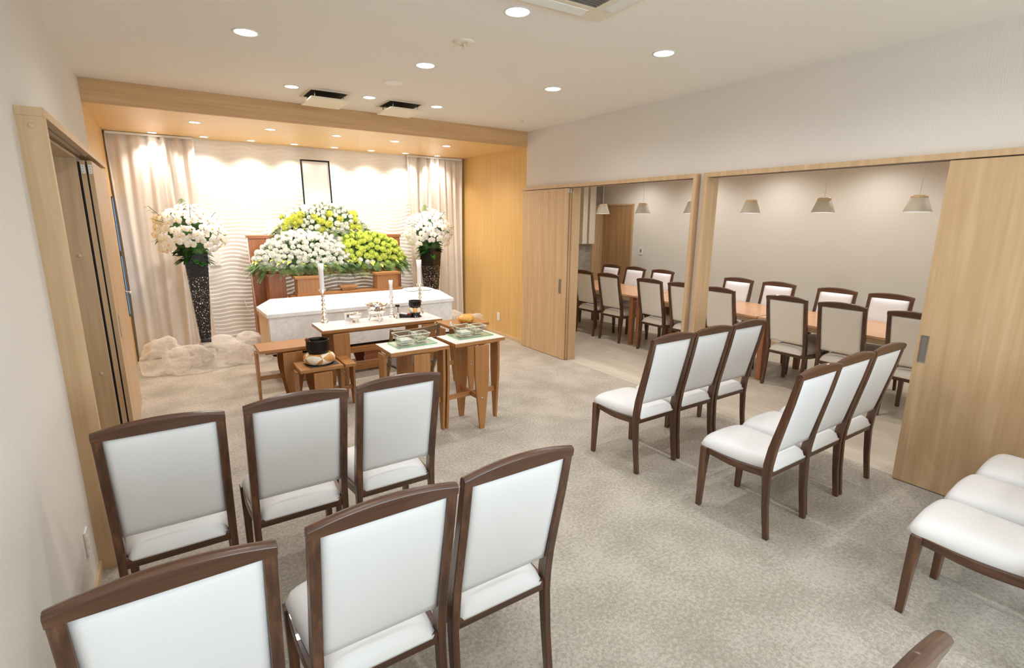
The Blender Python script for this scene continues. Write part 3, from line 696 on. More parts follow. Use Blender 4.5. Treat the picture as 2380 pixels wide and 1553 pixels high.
# ------------------------------------------------------------------ altar furniture
def plank_poly(w, h, foot=.34):
    return [(-w/2, h), (-w/2, h*.66), (-w/2*.94, h*.56), (-w/2*foot, 0), (w/2*foot, 0), (w/2*.94, h*.56), (w/2, h*.66), (w/2, h)]
def plank_table(name, label, cx, cy, w, d, h, rz=0., top='altar_x', wl=.15, ws=.13, fronts=(0,), gap=0., sides=True, legmat='altar_z', foot=.32, str_z=.27, cat='table', caps=True):
    t = thing(name, label, cat, (cx, cy, 0), rz)
    if top == 'stone':
        MB().box(-w/2, w/2, -d/2, d/2, h-.032, h-.003).build('tabletop', 'altar_x', t, .004); MB().box(-w/2+.002, w/2-.002, -d/2+.002, d/2-.002, h-.003, h).build('stone_inlay', 'stone', t)
    else: MB().box(-w/2, w/2, -d/2, d/2, h-.03, h).build('tabletop', top, t, .003)
    lh = h-.042; th = .022
    for s in (-1, 1):
        for fx in fronts:
            y0 = s*(d/2-.004); y1 = y0+s*th
            g_ = MB().prism([(p[0]+fx, p[1]) for p in plank_poly(wl, lh, foot)], min(y0, y1), max(y0, y1), 'y').build('leg', legmat, t, .002)
            if s < 0 and caps:
                c_ = MB().lathe([(.0005, .004), (.008, .003), (.010, 0)], n=14, cap=False).build('bolt_cap', 'steel', g_); c_.location = (fx, y1, str_z+.005); c_.rotation_euler = (pi/2, 0, 0)
        if sides:
            x0 = s*(w/2-.004); x1 = x0+s*th
            MB().prism(plank_poly(ws, lh, foot), min(x0, x1), max(x0, x1), 'x').build('leg', legmat, t, .002)
    MB().box(-w/2+.01, w/2-.01, -.011, .011, str_z-.02, str_z+.02).build('stretcher', 'altar_x', t, .001) if sides else MB().box(-w/2+.1, w/2-.1, -.011, .011, str_z-.02, str_z+.02).build('stretcher', 'altar_x', t, .001)
    for fx in fronts: MB().box(fx-.011, fx+.011, -d/2+.0, d/2-.0, str_z-.02, str_z+.0195).build('stretcher', 'altar_x', t, .001)
    for s in (-1, 1): MB().box(-w/2+.06, w/2-.06, s*(d/2-.09)-.008, s*(d/2-.09)+.008, h-.06, h-.031).build('apron', 'altar_x', t)
    return t
plank_table('incense_table', 'tall incense table with stone top, left one of the pair', 1.535, 3.735, .485, .345, .775, .0, 'stone', .135, .12)
plank_table('incense_table', 'tall incense table with stone top, right one of the pair, legs fully in view', 2.07, 3.745, .485, .335, .775, .035, 'stone', .135, .12)
plank_table('altar_table', 'long low altar table with pink and white stone top before the coffin', 1.77, 5.19, 1.26, .45, .70, 0, 'stone', .155, .15, (-.46, .46), sides=False, foot=.4)
plank_table('side_table', 'plain orange-brown side table at the left, behind the bowl stand', .862, 5.16, .56, .34, .57, 0, 'altar_x', .17, .13)
plank_table('side_table', 'plain orange-brown side table at the right carrying the carved wooden drum', 2.50, 4.70, .46, .34, .70, 0, 'altar_x', .13, .12)
t = plank_table('bowl_stand', 'low orange-brown stand carrying the singing bowl', 1.035, 4.78, .375, .33, .44, 0, 'altar_x', .16, .12, str_z=.17)
t = thing('bench', 'narrow slatted stool tucked against the right side of the bowl stand', 'stool', (1.285, 4.78, 0))
MB().box(-.045, .055, -.165, .165, .41, .44).build('seat_board', 'altar_x', t, .003)
MB().prism(plank_poly(.13, .408, .35), .05, .07, 'x').build('leg', 'altar_z', t, .002); MB().prism(plank_poly(.13, .408, .35), -.052, -.036, 'x').build('leg', 'altar_z', t, .002)
MB().box(-.04, .055, -.011, .011, .15, .19).build('stretcher', 'altar_x', t)

# coffin on its stand
t = thing('coffin', 'long white brocade coffin lying behind the altar table', 'coffin', (.775, 5.76, 0), .03)
Lc, Wc = 2.21, .60
body = MB().box(.02, Lc-.02, .02, Wc-.02, .33, .735).build('body', 'brocade', t, .004)
MB().box(.012, .019, .03, Wc-.03, .335, .735).build('end_board', 'palewood', t)
r0 = lambda i, z: [(i, i*1.0, z), (Lc-i, i, z), (Lc-i, Wc-i, z), (i, Wc-i, z)]
lid = MB().rings([r0(0, .725), r0(0, .765), [(.13, .14, .86), (Lc-.13, .14, .86), (Lc-.13, Wc-.12, .86), (.13, Wc-.12, .86)]]).build('lid', 'brocade', t, .004)
MB().box(.04, Lc-.04, .05, Wc-.05, .30, .33).build('base_board', 'dark', t)
t = thing('folded_cloth', 'folded white cloth lying on the right end of the coffin lid', 'cloth', (2.62, 6.12, .875), .05)
MB().box(-.17, .17, -.10, .10, -.010, .006).build('lower_fold', 'brocade', t, .006); MB().box(-.13, .10, -.09, .06, .006, .018).build('upper_fold', 'brocade', t, .006)
t = thing('coffin_stand', 'low brown stand under the coffin with plank legs and a bottom rail', 'stand', (1.88, 6.06, 0), .03)
MB().box(-.95, .95, -.27, .25, .27, .30).build('top_board', 'altar_x', t, .002)
MB().box(-.95, .95, -.30, -.275, .24, .30).build('top_rail', 'altar_x', t, .002); MB().box(-.95, .95, -.30, -.27, .03, .075).build('bottom_rail', 'altar_x', t, .002)
for fx in (-.70, 0.0, .70):
    for y0 in (-.265, .22):
        g_ = MB().prism([(fx+p[0], p[1]+.0) for p in plank_poly(.20, .268, .45)], y0, y0+.022, 'y').build('leg', 'stand_z', t)
        if y0 < 0: c_ = MB().lathe([(.0005, .004), (.008, .003), (.010, 0)], n=14, cap=False).build('bolt_cap', 'steel', g_); c_.location = (fx+.03, y0, .12); c_.rotation_euler = (pi/2, 0, 0)

# offering stage with sanbo boxes
t = thing('offering_stage', 'two-stepped orange-brown stage behind the coffin', 'stage', (1.95, 6.82, 0))
MB().box(-.68, .70, -.14, .14, .80, .83).build('upper_board', 'altar_x', t, .003); MB().box(-.74, .76, -.15, .15, .75, .80).build('lower_board', 'altar_x', t, .003)
for s in (-1, 1): MB().box(s*.6-.1, s*.6+.1, -.11, .11, 0, .75).build('leg', 'stand_z', t)
def sanbo(label, x, w, d, h, over, z=.83):
    t = thing('offering_box', label, 'offering box', (x, 6.80, z))
    MB().rings([[(sx*w*k, sy*d*k, zz) for sx, sy in ((-1, -1), (1, -1), (1, 1), (-1, 1))] for zz, k in ((0, .5), (h*.5, .49), (h-.03, .48))]).build('box', 'altar_z', t, .002)
    MB().box(-w/2-over, w/2+over, -d/2-over, d/2+over, h-.03, h).build('lid_board', 'altar_x', t, .003)
    return t
sanbo('square wooden offering box with overhanging lid, left one on the stage', 1.415, .27, .20, .215, .025)
sanbo('square wooden offering box with overhanging lid, right one on the stage', 2.435, .29, .20, .22, .03)
sanbo('small flat wooden offering block in the middle of the stage', 1.92, .17, .10, .065, .025)

# flower stands
def gate(name, label, x0, x1, y0, y1, h, pw):
    t = thing(name, label, 'stand', ((x0+x1)/2, (y0+y1)/2, 0)); cx, cy = t.location.x, t.location.y; a, b, c, d = x0-cx, x1-cx, y0-cy, y1-cy
    MB().box(a-.015, b+.015, c-.01, d, h-.04, h).build('top_board', 'stand_x', t, .003)
    for s, (p, q) in ((-1, (a, a+pw)), (1, (b-pw, b))):
        mb = MB(); mb.prism([(p, 0), (q, 0), (q, h-.04), (p, h-.04)], c, c+.03, 'y'); xx = p if s < 0 else q-.03
        mb.box(xx, xx+.03, c+.03, d, 0, h-.04); mb.build('leg', 'stand_z', t, .002)
    return t
gate('flower_stand', 'tall red-brown open stand at the back, under the upper flower dome', .865, 2.86, 7.30, 7.50, 1.53, .20)
gate('flower_stand', 'lower red-brown open stand carrying the two front flower domes', 1.0, 2.72, 6.98, 7.28, 1.07, .20)
t = thing('flower_trough', 'long dark brown trough under the front flower domes', 'trough', (1.86, 7.12, 1.07)); MB().box(-.84, .84, -.13, .13, 0, .04).build('tray', 'stand_x', t, .003)
# portrait frame
t = thing('portrait_frame', 'black framed blank portrait standing above the upper flowers', 'picture frame', (1.785, 7.475, 1.53)); t.rotation_euler = (radians(-3), 0, radians(0))
mb = MB(); mb.box(-.19, .19, -.02, .0, 0, .025).box(-.19, .19, -.02, 0, .965, .985).box(-.19, -.172, -.02, 0, .025, .965).box(.172, .19, -.02, 0, .025, .965); mb.build('frame', 'black_lac', t, .002)
MB().box(-.172, .172, -.012, -.004, .025, .965).build('picture', 'photo', t)
MB().box(-.18, .18, -.004, .004, .01, .97).build('back_board', 'dark', t)

# cable hanging beside the tall stand
t = MB().tube([(.845, 7.30, 1.50), (.855, 7.28, .9), (.875, 7.27, .5), (.82, 7.25, .52), (.76, 7.24, .62), (.74, 7.26, .72)], .004, 6).build('cable', 'white_pl')
tag(t, 'thin white cable hanging down the left post of the tall flower stand', 'cable')

# ------------------------------------------------------------------ flowers
def mum_mesh(name, mat, n_rings=6, seed=1, loose=0.):
    rnd = random.Random(seed); mb = MB(); mb.ball((0, 0, 0), .62, 1, 0)
    for k in range(n_rings):
        th = radians(14+ (118/ (n_rings-1))*k); npet = int(5+9*sin(th))
        for i in range(npet):
            ph = 2*pi*(i+.5*(k % 2))/npet + rnd.uniform(-.12, .12)
            d = Vector((sin(th)*cos(ph), sin(th)*sin(ph), cos(th))); tx = Vector((-sin(ph), cos(ph), 0)); ty = d.cross(tx)*-1
            if ty.z < 0: ty = -ty
            wv = .26+.10*rnd.random(); R = 1.0+loose*rnd.random()
            b0, b1 = d*.55-ty*.10, d*R*.95+ty*.02; tip = d*R*1.10 + ty*.26
            mb.quad([tuple(b0-tx*wv*.4), tuple(b0+tx*wv*.4), tuple(b1+tx*wv*.62), tuple(b1-tx*wv*.62)], 0, True)
            mb.quad([tuple(b1-tx*wv*.62), tuple(b1+tx*wv*.62), tuple(tip+tx*wv*.3), tuple(tip-tx*wv*.3)], 0, True)
    bmesh.ops.remove_doubles(mb.bm, verts=mb.bm.verts, dist=1e-4)
    o = mb.build(name, mat, None, recalc=False); me = o.data; bpy.data.objects.remove(o); return me
mums = {'mum_white': mum_mesh('mum', 'mum_white', 6, 1), 'mum_green': mum_mesh('mum', 'mum_green', 6, 2), 'mum_yellow': mum_mesh('mum', 'mum_yellow', 7, 3, .25)}
def orchid_mesh():
    mb = MB()
    def petal(a, ln, wd, lift):
        P = []
        for j in range(5):
            v = j/4; row = []
            for i in range(5):
                u = 2*i/4-1; x = u*wd*sin(pi*(.12+.80*v))**.7; y = ln*v; z = lift*v*v+.12*(1-abs(u))*sin(pi*v)
                row.append((x*cos(a)-y*sin(a), x*sin(a)+y*cos(a), z))
            P.append(row)
        mb.grid(P)
    for a in (0, 2*pi/3, 4*pi/3): petal(a, .95, .34, -.06)
    for a in (-1.25, 1.25): petal(a, 1.0, .60, .06)
    mb.ball((0, -.05, .12), .15, 1, 1, (1, 1.2, 1))
    o = mb.build('orchid', ['orchid_w', 'orchid_y'], None, recalc=False); me = o.data; bpy.data.objects.remove(o); return me
orchid = orchid_mesh()
def orient(d, spin=0.):
    return Vector(d).to_track_quat('Z', 'Y').to_matrix().to_4x4() @ Matrix.Rotation(spin, 4, 'Z')
def leaf_into(mb, p, d, up, ln, wd, mi=0, droop=.25, segs=4):
    p = Vector(p); d = Vector(d).normalized(); sd = d.cross(Vector(up)); 
    if sd.length < 1e-3: sd = Vector((1, 0, 0))
    sd.normalize(); nn = sd.cross(d); P = []
    for j in range(segs+1):
        v = j/segs; c = p + d*ln*v - Vector((0, 0, 1))*droop*ln*v*v; w_ = wd*sin(pi*(.08+.92*v))**.8*.5 if v < 1 else .0005
        P.append([tuple(c-sd*w_), tuple(c+nn*w_*.35*-1), tuple(c+sd*w_)])
    mb.grid(P, mi)
def frond_into(mb, p, d, ln, wd, n=11, droop=.35):
    p = Vector(p); d = Vector(d).normalized(); sd = d.cross(Vector((0, 0, 1)))
    if sd.length < .05: sd = Vector((1, 0, 0))
    sd.normalize()
    for j in range(n):
        v = (j+.5)/n; c = p+d*ln*v-Vector((0, 0, 1))*droop*ln*v*v; w_ = wd*sin(pi*(.15+.82*v))**.8
        for s in (-1, 1):
            e = c+(sd*s*.9+d*.55).normalized()*w_*.5-Vector((0, 0, .12*w_)); q = d*ln/n*.42
            mb.quad([tuple(c-q), tuple(c+q), tuple(e+q*.4), tuple(e-q*.2)])
def dome_points(cx, cy, cz, rx, ry, rz, spacing, seed, zmin=.02, ymax=.45, accept=None):
    rnd = random.Random(seed); out = []
    for _ in range(9000):
        a = rnd.uniform(0, 2*pi); zz = rnd.uniform(zmin, 1.0); r = math.sqrt(1-zz*zz); d = Vector((r*cos(a), r*sin(a), zz))
        if d.y > ymax: continue
        p = Vector((cx+d.x*rx, cy+d.y*ry, cz+d.z*rz)); n_ = Vector((d.x/rx, d.y/ry, d.z/rz)).normalized()
        if accept and not accept(p, d): continue
        if all((p-q[0]).length > spacing for q in out): out.append((p, n_, d))
    return out
def stuff_merge(name, items, parent):
    bm = bmesh.new(); mats = []
    for me, mw in items:
        if me.materials[0] not in mats: mats.append(me.materials[0])
        b2 = bmesh.new(); b2.from_mesh(me); b2.transform(mw); tmp = bpy.data.meshes.new('t'); b2.to_mesh(tmp); b2.free()
        n0 = len(bm.faces); bm.from_mesh(tmp); bpy.data.meshes.remove(tmp); bm.faces.ensure_lookup_table()
        for f in bm.faces[n0:]: f.material_index = mats.index(me.materials[0])
    me = bpy.data.meshes.new(name); bm.to_mesh(me); bm.free()
    for mm in mats: me.materials.append(mm)
    o = bpy.data.objects.new(name, me); C.objects.link(o); o.parent = parent; o['kind'] = 'stuff'; return o
def bouquet(label, loc, rx, ry, rz, spacing, rad, pick, seed, fern_n=70, skirt=True, accept=None, zc=0., part='flower'):
    rnd = random.Random(seed*3+1); t = thing('flower_arrangement', label, 'flowers', loc)
    mb = MB(); g_ = bmesh.ops.create_icosphere(mb.bm, subdivisions=4, radius=1.)
    for v in g_['verts']: 
        k = .86+.07*sin(v.co.x*19+seed)*sin(v.co.y*17)*sin(v.co.z*23); v.co = Vector((v.co.x*rx*k, v.co.y*ry*k, max(v.co.z*rz*k, 0.0)))
    mb.build('foliage_core', 'core', t)
    pts = dome_points(0, 0, 0, rx, ry, rz, spacing, seed, zmin=.03, accept=accept)
    items = []
    for i, (p, n_, d) in enumerate(pts):
        mk, r = pick(d, rnd); r *= rad; q = (n_+Vector((rnd.uniform(-.25, .25), -.15, rnd.uniform(-.1, .35)))).normalized()
        sc = r*rnd.uniform(.78, 1.12)
        mw = Matrix.Translation(p*(.97+.06*rnd.random())) @ orient(q, rnd.uniform(0, 6)) @ Matrix.Diagonal((sc, sc, sc*.88, 1))
        items.append((-(p.y), mums[mk], mw))
    items.sort(key=lambda a: -a[0]); 
    for _, me, mw in items[:99]:
        o = bpy.data.objects.new(part, me); C.objects.link(o); o.parent = t; o.matrix_local = mw
    if len(items) > 99: stuff_merge(part, [(me, mw) for _, me, mw in items[99:]], t)
    # fern fronds round the foot, small leaves between the heads
    mf = MB()
    for k in range(fern_n):
        a = -pi + pi*(k+.5)/fern_n + rnd.uniform(-.05, .05) if k % 3 else rnd.uniform(-pi, 0)
        zz = rnd.uniform(.0, .20); c_, s_ = cos(a), sin(a)
        p = Vector((rx*c_*.93, ry*s_*.93, rz*zz)); d = Vector((c_*.75+rnd.uniform(-.5, .5), s_*.8-.30, rnd.uniform(-.75, .15)))
        frond_into(mf, p, d, rnd.uniform(.13, .20), .075, 13, rnd.uniform(.2, .5))
    mf.build('fern_fronds', 'fern', t, recalc=False)['kind'] = 'stuff'
    ml = MB()
    for k in range(190):
        zz = rnd.uniform(.05, 1); a = rnd.uniform(-pi-.3, .3); r = math.sqrt(1-zz*zz); d = Vector((r*cos(a), r*sin(a), zz)); p = Vector((d.x*rx, d.y*ry, d.z*rz))*.93
        frond_into(ml, p, d+Vector((rnd.uniform(-.5, .5), -.2, rnd.uniform(-.2, .5))), rnd.uniform(.05, .085), .035, 6, .1)
    ml.build('filler_leaves', 'fern', t, recalc=False)['kind'] = 'stuff'
    mv = MB()
    for k in range(24):
        a = -pi*(k+rnd.random())/24; zz = rnd.uniform(.02, .30); p = Vector((rx*cos(a)*.95, ry*sin(a)*.95, rz*zz))
        leaf_into(mv, p, (cos(a)*.7+rnd.uniform(-.4, .4), -.7, rnd.uniform(-.2, .4)), (0, 0, 1), rnd.uniform(.09, .13), .042, 0, .4)
    mv.build('variegated_leaves', 'variegated', t, recalc=False)['kind'] = 'stuff'
    return t
bouquet('wide white chrysanthemum dome at the front left of the altar', (1.50, 7.12, 1.12), .64, .24, .45, .056, .040, lambda d, r: ('mum_white', r.choice((.8, 1, 1.05))), 11, 150)
bouquet('lime green chrysanthemum dome at the front right of the altar', (2.30, 7.15, 1.10), .56, .23,   .46, .062, .042, lambda d, r: (('mum_white', .8) if d.z < .3 and d.x < .3 and r.random() < .8 else ('mum_green', r.choice((.85, 1, 1.05)))), 12, 120)
bouquet('upper flower dome of white and yellow-green blooms under the portrait', (1.80, 7.38, 1.53), .62, .19, .40, .060, .038, lambda d, r: (('mum_yellow', 1.2) if .15 < d.z < .72 and r.random() < .28 else ('mum_white', r.choice((.8, 1)))), 13, 100)
# airy white filler blooms spilling left of the upper dome
mb = MB(); rnd = random.Random(5)
for k in range(500):
    p = (1.17+rnd.gauss(0, .05), 7.36+rnd.gauss(0, .04), 1.62+rnd.gauss(0, .06)); s_ = .005
    mb.quad([(p[0]-s_, p[1], p[2]), (p[0], p[1]-s_, p[2]-s_), (p[0]+s_, p[1], p[2]), (p[0], p[1]+s_, p[2]+s_)])
tag(mb.build('baby_breath', 'orchid_w'), 'cloud of tiny white filler blossoms left of the upper dome', 'flowers', kind='stuff')

def orchid_display(lab_v, lab_f, x, y, seed, ang, bush=(.335, .30)):
    rnd = random.Random(seed)
    t = thing('pedestal', 'grey speckled stone block under the '+lab_v.split(',')[1].strip(), 'pedestal', (x+.02, y, 0)); MB().box(-.065, .065, -.065, .065, 0, .30).build('block', 'granite', t, .004)
    t = thing('tall_vase', lab_v.split(',')[0], 'vase', (x+.02, y, .30), ang)
    sq = lambda r, z: [(r, r, z), (-r, r, z), (-r, -r, z), (r, -r, z)]
    MB().rings([sq(.052, 0), sq(.118, 1.04)], cap=False).build('pierced_wall', 'lattice', t)
    MB().rings([sq(.097, .78), sq(.110, 1.03)]).build('inner_pot', 'dark', t)
    MB().rings([sq(.053, -.0), sq(.053, .012)]).build('base_plate', 'black_lac', t)
    f = thing('orchid_arrangement', lab_f, 'flowers', (x, y, 1.34)); bx, bz = bush
    mb = MB(); mb.ball((0, 0, .22), 1, 3, 0, (bx*.62, bx*.5, bz*.70), .06); mb.ball((0, 0, .03), 1, 3, 0, (.15, .13, .09), .12); mb.build('foliage_core', 'core', f)
    pts = dome_points(0, 0, .24, bx, bx*.72, bz, .070, seed, zmin=-.70, ymax=.5, accept=lambda p, d: d.z > -.45 or abs(d.x) > .55)
    for p, n_, d in sorted(pts, key=lambda q: q[0].y)[:99]:
        o = bpy.data.objects.new('flower', orchid); C.objects.link(o); o.parent = f; s_ = rnd.uniform(.050, .064)
        o.matrix_local = Matrix.Translation(p*1.0+n_*rnd.uniform(-.04, .03)) @ orient((n_+Vector((rnd.uniform(-.3, .3), -.45, rnd.uniform(-.3, .2)))).normalized(), rnd.uniform(-.5, .5)) @ Matrix.Diagonal((s_, s_, s_, 1))
    for k in range(34):
        a = rnd.uniform(-pi, 0) if k % 4 else rnd.uniform(0, pi); zz = rnd.uniform(-.08, .10)
        ml = MB(); leaf_into(ml, (.10*cos(a), .10*sin(a), zz), (cos(a), sin(a)*.8, rnd.uniform(-.5, .3)), (0, 0, 1), rnd.uniform(.09, .15), rnd.uniform(.05, .08), 0, rnd.uniform(.0, .4), 5)
        ml.build('leaf', 'leaf', f, recalc=False)
    ms = MB()
    for k in range(9):
        a = rnd.uniform(-pi, 0); s0 = Vector((bx*.55*cos(a), bx*.4*sin(a), .2)); e = Vector((bx*1.12*cos(a), bx*.8*sin(a), rnd.uniform(.15, .55)))
        ms.tube([tuple(s0), tuple((s0+e)/2+Vector((0, 0, .06))), tuple(e)], .003, 5)
        for q in range(3): leaf_into(ms, e-(e-s0)*.12*q, (cos(a)+rnd.uniform(-1, 1), -.3, rnd.uniform(-.6, .6)), (0, 0, 1), .05, .016)
    ms.build('sprigs', 'leaf', f, recalc=False)['kind'] = 'stuff'
    mp_ = MB(); frond_into(mp_, (-.04, .02, .46), (-.05, -.1, 1), .17, .12, 14, .1); mp_.build('palm_leaf', 'fern', f, recalc=False)
orchid_display('tall tapered black pierced vase at the left before the curtain,left black vase', 'large white orchid bouquet at the left, in front of the curtain', .235, 6.98, 21, .03)
orchid_display('tall tapered black pierced vase at the right behind the coffin,right black vase', 'large white orchid bouquet at the right, in front of the curtain', 3.20, 7.02, 22, .6, (.33, .285))

# ------------------------------------------------------------------ tulle
def tulle(label, blobs, seed):
    rnd = random.Random(seed); from mathutils import noise
    x0 = sum(b[0] for b in blobs)/len(blobs); y0 = sum(b[1] for b in blobs)/len(blobs)
    t = MB()
    for bx, by, bz, rx, ry, rz in blobs:
        for lay in range(1):
            g_ = bmesh.ops.create_icosphere(t.bm, subdivisions=5, radius=1.)
            off = Vector((rnd.uniform(0, 50), rnd.uniform(0, 50), 0))
            for v in g_['verts']:
                n_ = v.co.copy(); q = Vector((n_.x*1.6, n_.y*1.6, n_.z*2.4))+off
                k = 1 + .24*noise.noise(q*.9) + .06*noise.noise(Vector((q.x*1.2, q.y*1.2, q.z*4.0))) + .018*noise.noise(Vector((q.x*3, q.y*3, q.z*9)))
                v.co = Vector((bx-x0+n_.x*rx*k, by-y0+n_.y*ry*k, max(.004+.003*lay, bz+n_.z*rz*k)))
                for f in v.link_faces: f.smooth = True
    o = t.build('tulle_drape', 'tulle'); o.location = (x0, y0, 0); return tag(o, label, 'tulle')
tulle('billowing heap of sheer white tulle on the carpet round the left vase', [(-.17, 6.98, .10, .23, .24, .30), (.08, 6.86, .06, .28, .20, .24), (.42, 7.0, .10, .32, .24, .24), (.72, 6.98, .08, .25, .20, .28)], 2)
tulle('small heap of sheer white tulle in the right corner behind the side table', [(3.55, 6.85, .14, .28, .22, .24), (3.9, 6.95, .10, .18, .2, .2)], 4)

# ------------------------------------------------------------------ things on the altar table (top at 0.70)
Z0 = .70
def candlestick(label, lab_c, x, y, h, rb, rc, ch, cr):
    t = thing('candlestick', label, 'candlestick', (x, y, Z0)); pr = [(rb, 0), (rb, .012), (rb*.75, .022), (rb*.45, .03)]
    nb = 6
    for k in range(nb):
        z = .03+(h-.075)*k/nb; dz = (h-.075)/nb; wv = rb*(.78-.06*k)
        pr += [(.010, z+.05*dz), (wv, z+.42*dz), (wv*.8, z+.6*dz), (.009, z+.95*dz)]
    pr += [(.009, h-.04), (.018, h-.03), (rc, h-.004)]
    MB().lathe(pr, n=20, cap=False).build('stem', 'silver', t)
    MB().lathe([(rc, h-.004), (rc+.004, h), (.012, h-.012), (.001, h-.012)], n=20, cap=False).build('drip_cup', 'silver', t)
    c = thing('candle', lab_c, 'candle', (x, y, Z0+h-.010)); MB().lathe([(cr*.86, 0), (cr*.88, ch*.7), (cr*1.12, ch), (cr*.5, ch-.004), (.001, ch-.006)], n=20, cap=False).build('wax', 'wax', c)
    MB().tube([(0, 0, ch-.008), (.001, 0, ch+.012)], .0018, 6).build('wick', 'wick', c)
candlestick('tall silver candlestick at the left end of the altar table', 'thick white candle on the left silver candlestick', 1.262, 5.385, .345, .042, .036, .27, .027)
candlestick('short silver candlestick in the middle of the altar table', 'slim short white candle on the middle candlestick', 1.96, 5.31, .235, .036, .028, .18, .020)
candlestick('tall silver candlestick at the right end of the altar table', 'thick white candle on the right silver candlestick', 2.325, 5.385, .335, .040, .036, .28, .027)
def lobed_bowl(mb, c, prof, n=48, lobes=12, amp=.06, mi=0):
    mb.rings([[(c[0]+r*(1+amp*abs(cos(lobes*pi*i/n))*k)*cos(2*pi*i/n), c[1]+r*(1+amp*abs(cos(lobes*pi*i/n))*k)*sin(2*pi*i/n), c[2]+z) for i in range(n)] for r, z, k in prof], mi, smooth=True, cap=False)
t = thing('incense_burner', 'large silver flower-shaped incense burner on the altar table', 'incense burner', (1.762, 5.225, Z0))
mb = MB(); lobed_bowl(mb, (0, 0, 0), [(.001, .062, 0), (.05, .066, .5), (.085, .09, 1), (.092, .12, 1.2), (.084, .15, 1), (.112, .178, 1.2), (.108, .178, 1.2), (.08, .15, 1), (.08, .11, 1), (.001, .09, 0)]); mb.build('bowl', 'silver', t)
for k in range(3):
    a = 2*pi*k/3-pi/2; MB().tube([(.075*cos(a), .075*sin(a), .085), (.088*cos(a), .088*sin(a), .05), (.07*cos(a), .07*sin(a), .02), (.085*cos(a), .085*sin(a), .002)], [.010, .012, .008, .012], 10).build('foot', 'silver', t)
MB().lathe([(.05, .03), (.06, .034), (.05, .064), (.001, .066)], n=24, cap=False).build('base_ring', 'silver', t)
t = thing('silver_bowl', 'small lobed silver bowl on a ring foot, left of the big burner', 'bowl', (1.545, 5.265, Z0))
mb = MB(); lobed_bowl(mb, (0, 0, 0), [(.001, .035, 0), (.03, .035, .4), (.06, .055, 1), (.056, .072, 1), (.068, .086, 1.3), (.064, .086, 1.3), (.05, .06, 1), (.001, .048, 0)]); mb.build('bowl', 'silver', t)
MB().lathe([(.044, 0), (.040, .014), (.026, .036), (.024, .036), (.036, .01)], n=24, cap=False).build('ring_foot', 'silver', t)
t = thing('card_stand', 'small white card with a dark photo standing behind the silver bowl', 'card', (1.535, 5.36, Z0), .05)
MB().box(-.075, .075, -.003, .003, 0, .085).build('card', 'white_pl', t, .001); MB().box(-.052, -.010, -.0045, -.0028, .035, .068).build('photo', 'track', t)
t = thing('lighter_pot', 'slim silver pot with black top on the altar table', 'pot', (1.985, 5.205, Z0))
MB().lathe([(.034, 0), (.034, .006), (.017, .03), (.014, .08), (.019, .128), (.019, .13)], n=24).build('body', 'silver', t); MB().lathe([(.023, .13), (.025, .142), (.023, .15), (.001, .151)], n=24, cap=False).build('cap', 'black_lac', t)
t = thing('match_tray', 'small black lacquer tray holding matches and a short candle', 'tray', (2.085, 5.235, Z0), -.5)
MB().rings([[(sx*a, sy*b, z) for sx, sy in ((-1, -1), (1, -1), (1, 1), (-1, 1))] for a, b, z in ((.055, .030, 0), (.072, .042, .03), (.068, .038, .03), (.052, .027, .006))]).build('tray', 'black_lac', t)
for s in (-1, 1): MB().box(-.045, .045, s*.02-.004, s*.02+.004, -.0, .01).build('foot', 'black_lac', t)
o = MB().tube([(2.045, 5.265, Z0+.042), (2.105, 5.225, Z0+.034)], .010, 10).build('short_candle', 'wax'); tag(o, 'short white candle lying in the black tray', 'candle')
o = MB().box(-.022, .022, -.014, .014, -.007, .007).build('matchbox', 'red', None, .001); o.location = (2.118, 5.205, Z0+.036); o.rotation_euler = (.2, .1, -.5); tag(o, 'red matchbox lying in the black tray', 'matchbox')
t = thing('bowl_pedestal', 'black lacquer pedestal with gold and white petal cushion under the small bowl', 'pedestal', (2.19, 5.215, Z0))
MB().lathe([(.072, 0), (.070, .006), (.052, .02), (.050, .03), (.060, .046), (.001, .047)], n=32, cap=False).build('base', 'black_lac', t)
for k in range(8):
    a = 2*pi*(k+.5)/8-pi/2; MB().ball((0, 0, 0), .031, 2, 0, (.95, .62, 1.1)).build('petal', 'petal_gold' if k % 2 else 'petal_white', t).matrix_basis = Matrix.Translation((.048*cos(a), .048*sin(a), .078)) @ Matrix.Rotation(a+pi/2, 4, 'Z') @ Matrix.Rotation(.3, 4, 'X')
def rin(name, label, loc, R, h, mat, tw=.004):
    t = thing(name, label, 'bowl', loc)
    MB().lathe([(.001, 0), (R*.70, .0), (R*.92, h*.18), (R*1.0, h*.5), (R*.98, h*.9), (R*1.0, h), (R*.94, h), (R*.92, h*.85), (R*.92, h*.4), (R*.7, h*.14), (.001, h*.1)], n=40, cap=False).build('bowl', mat, t)
    MB().lathe([(R*.985, h*.93), (R*1.012, h*.95), (R*1.012, h*1.0), (R*.96, h*1.005)], n=40, cap=False).build('rim', mat, t); return t
rin('singing_bowl', 'small black singing bowl on the petal cushion of the altar table', (2.19, 5.215, Z0+.098), .068, .082, 'black_lac')

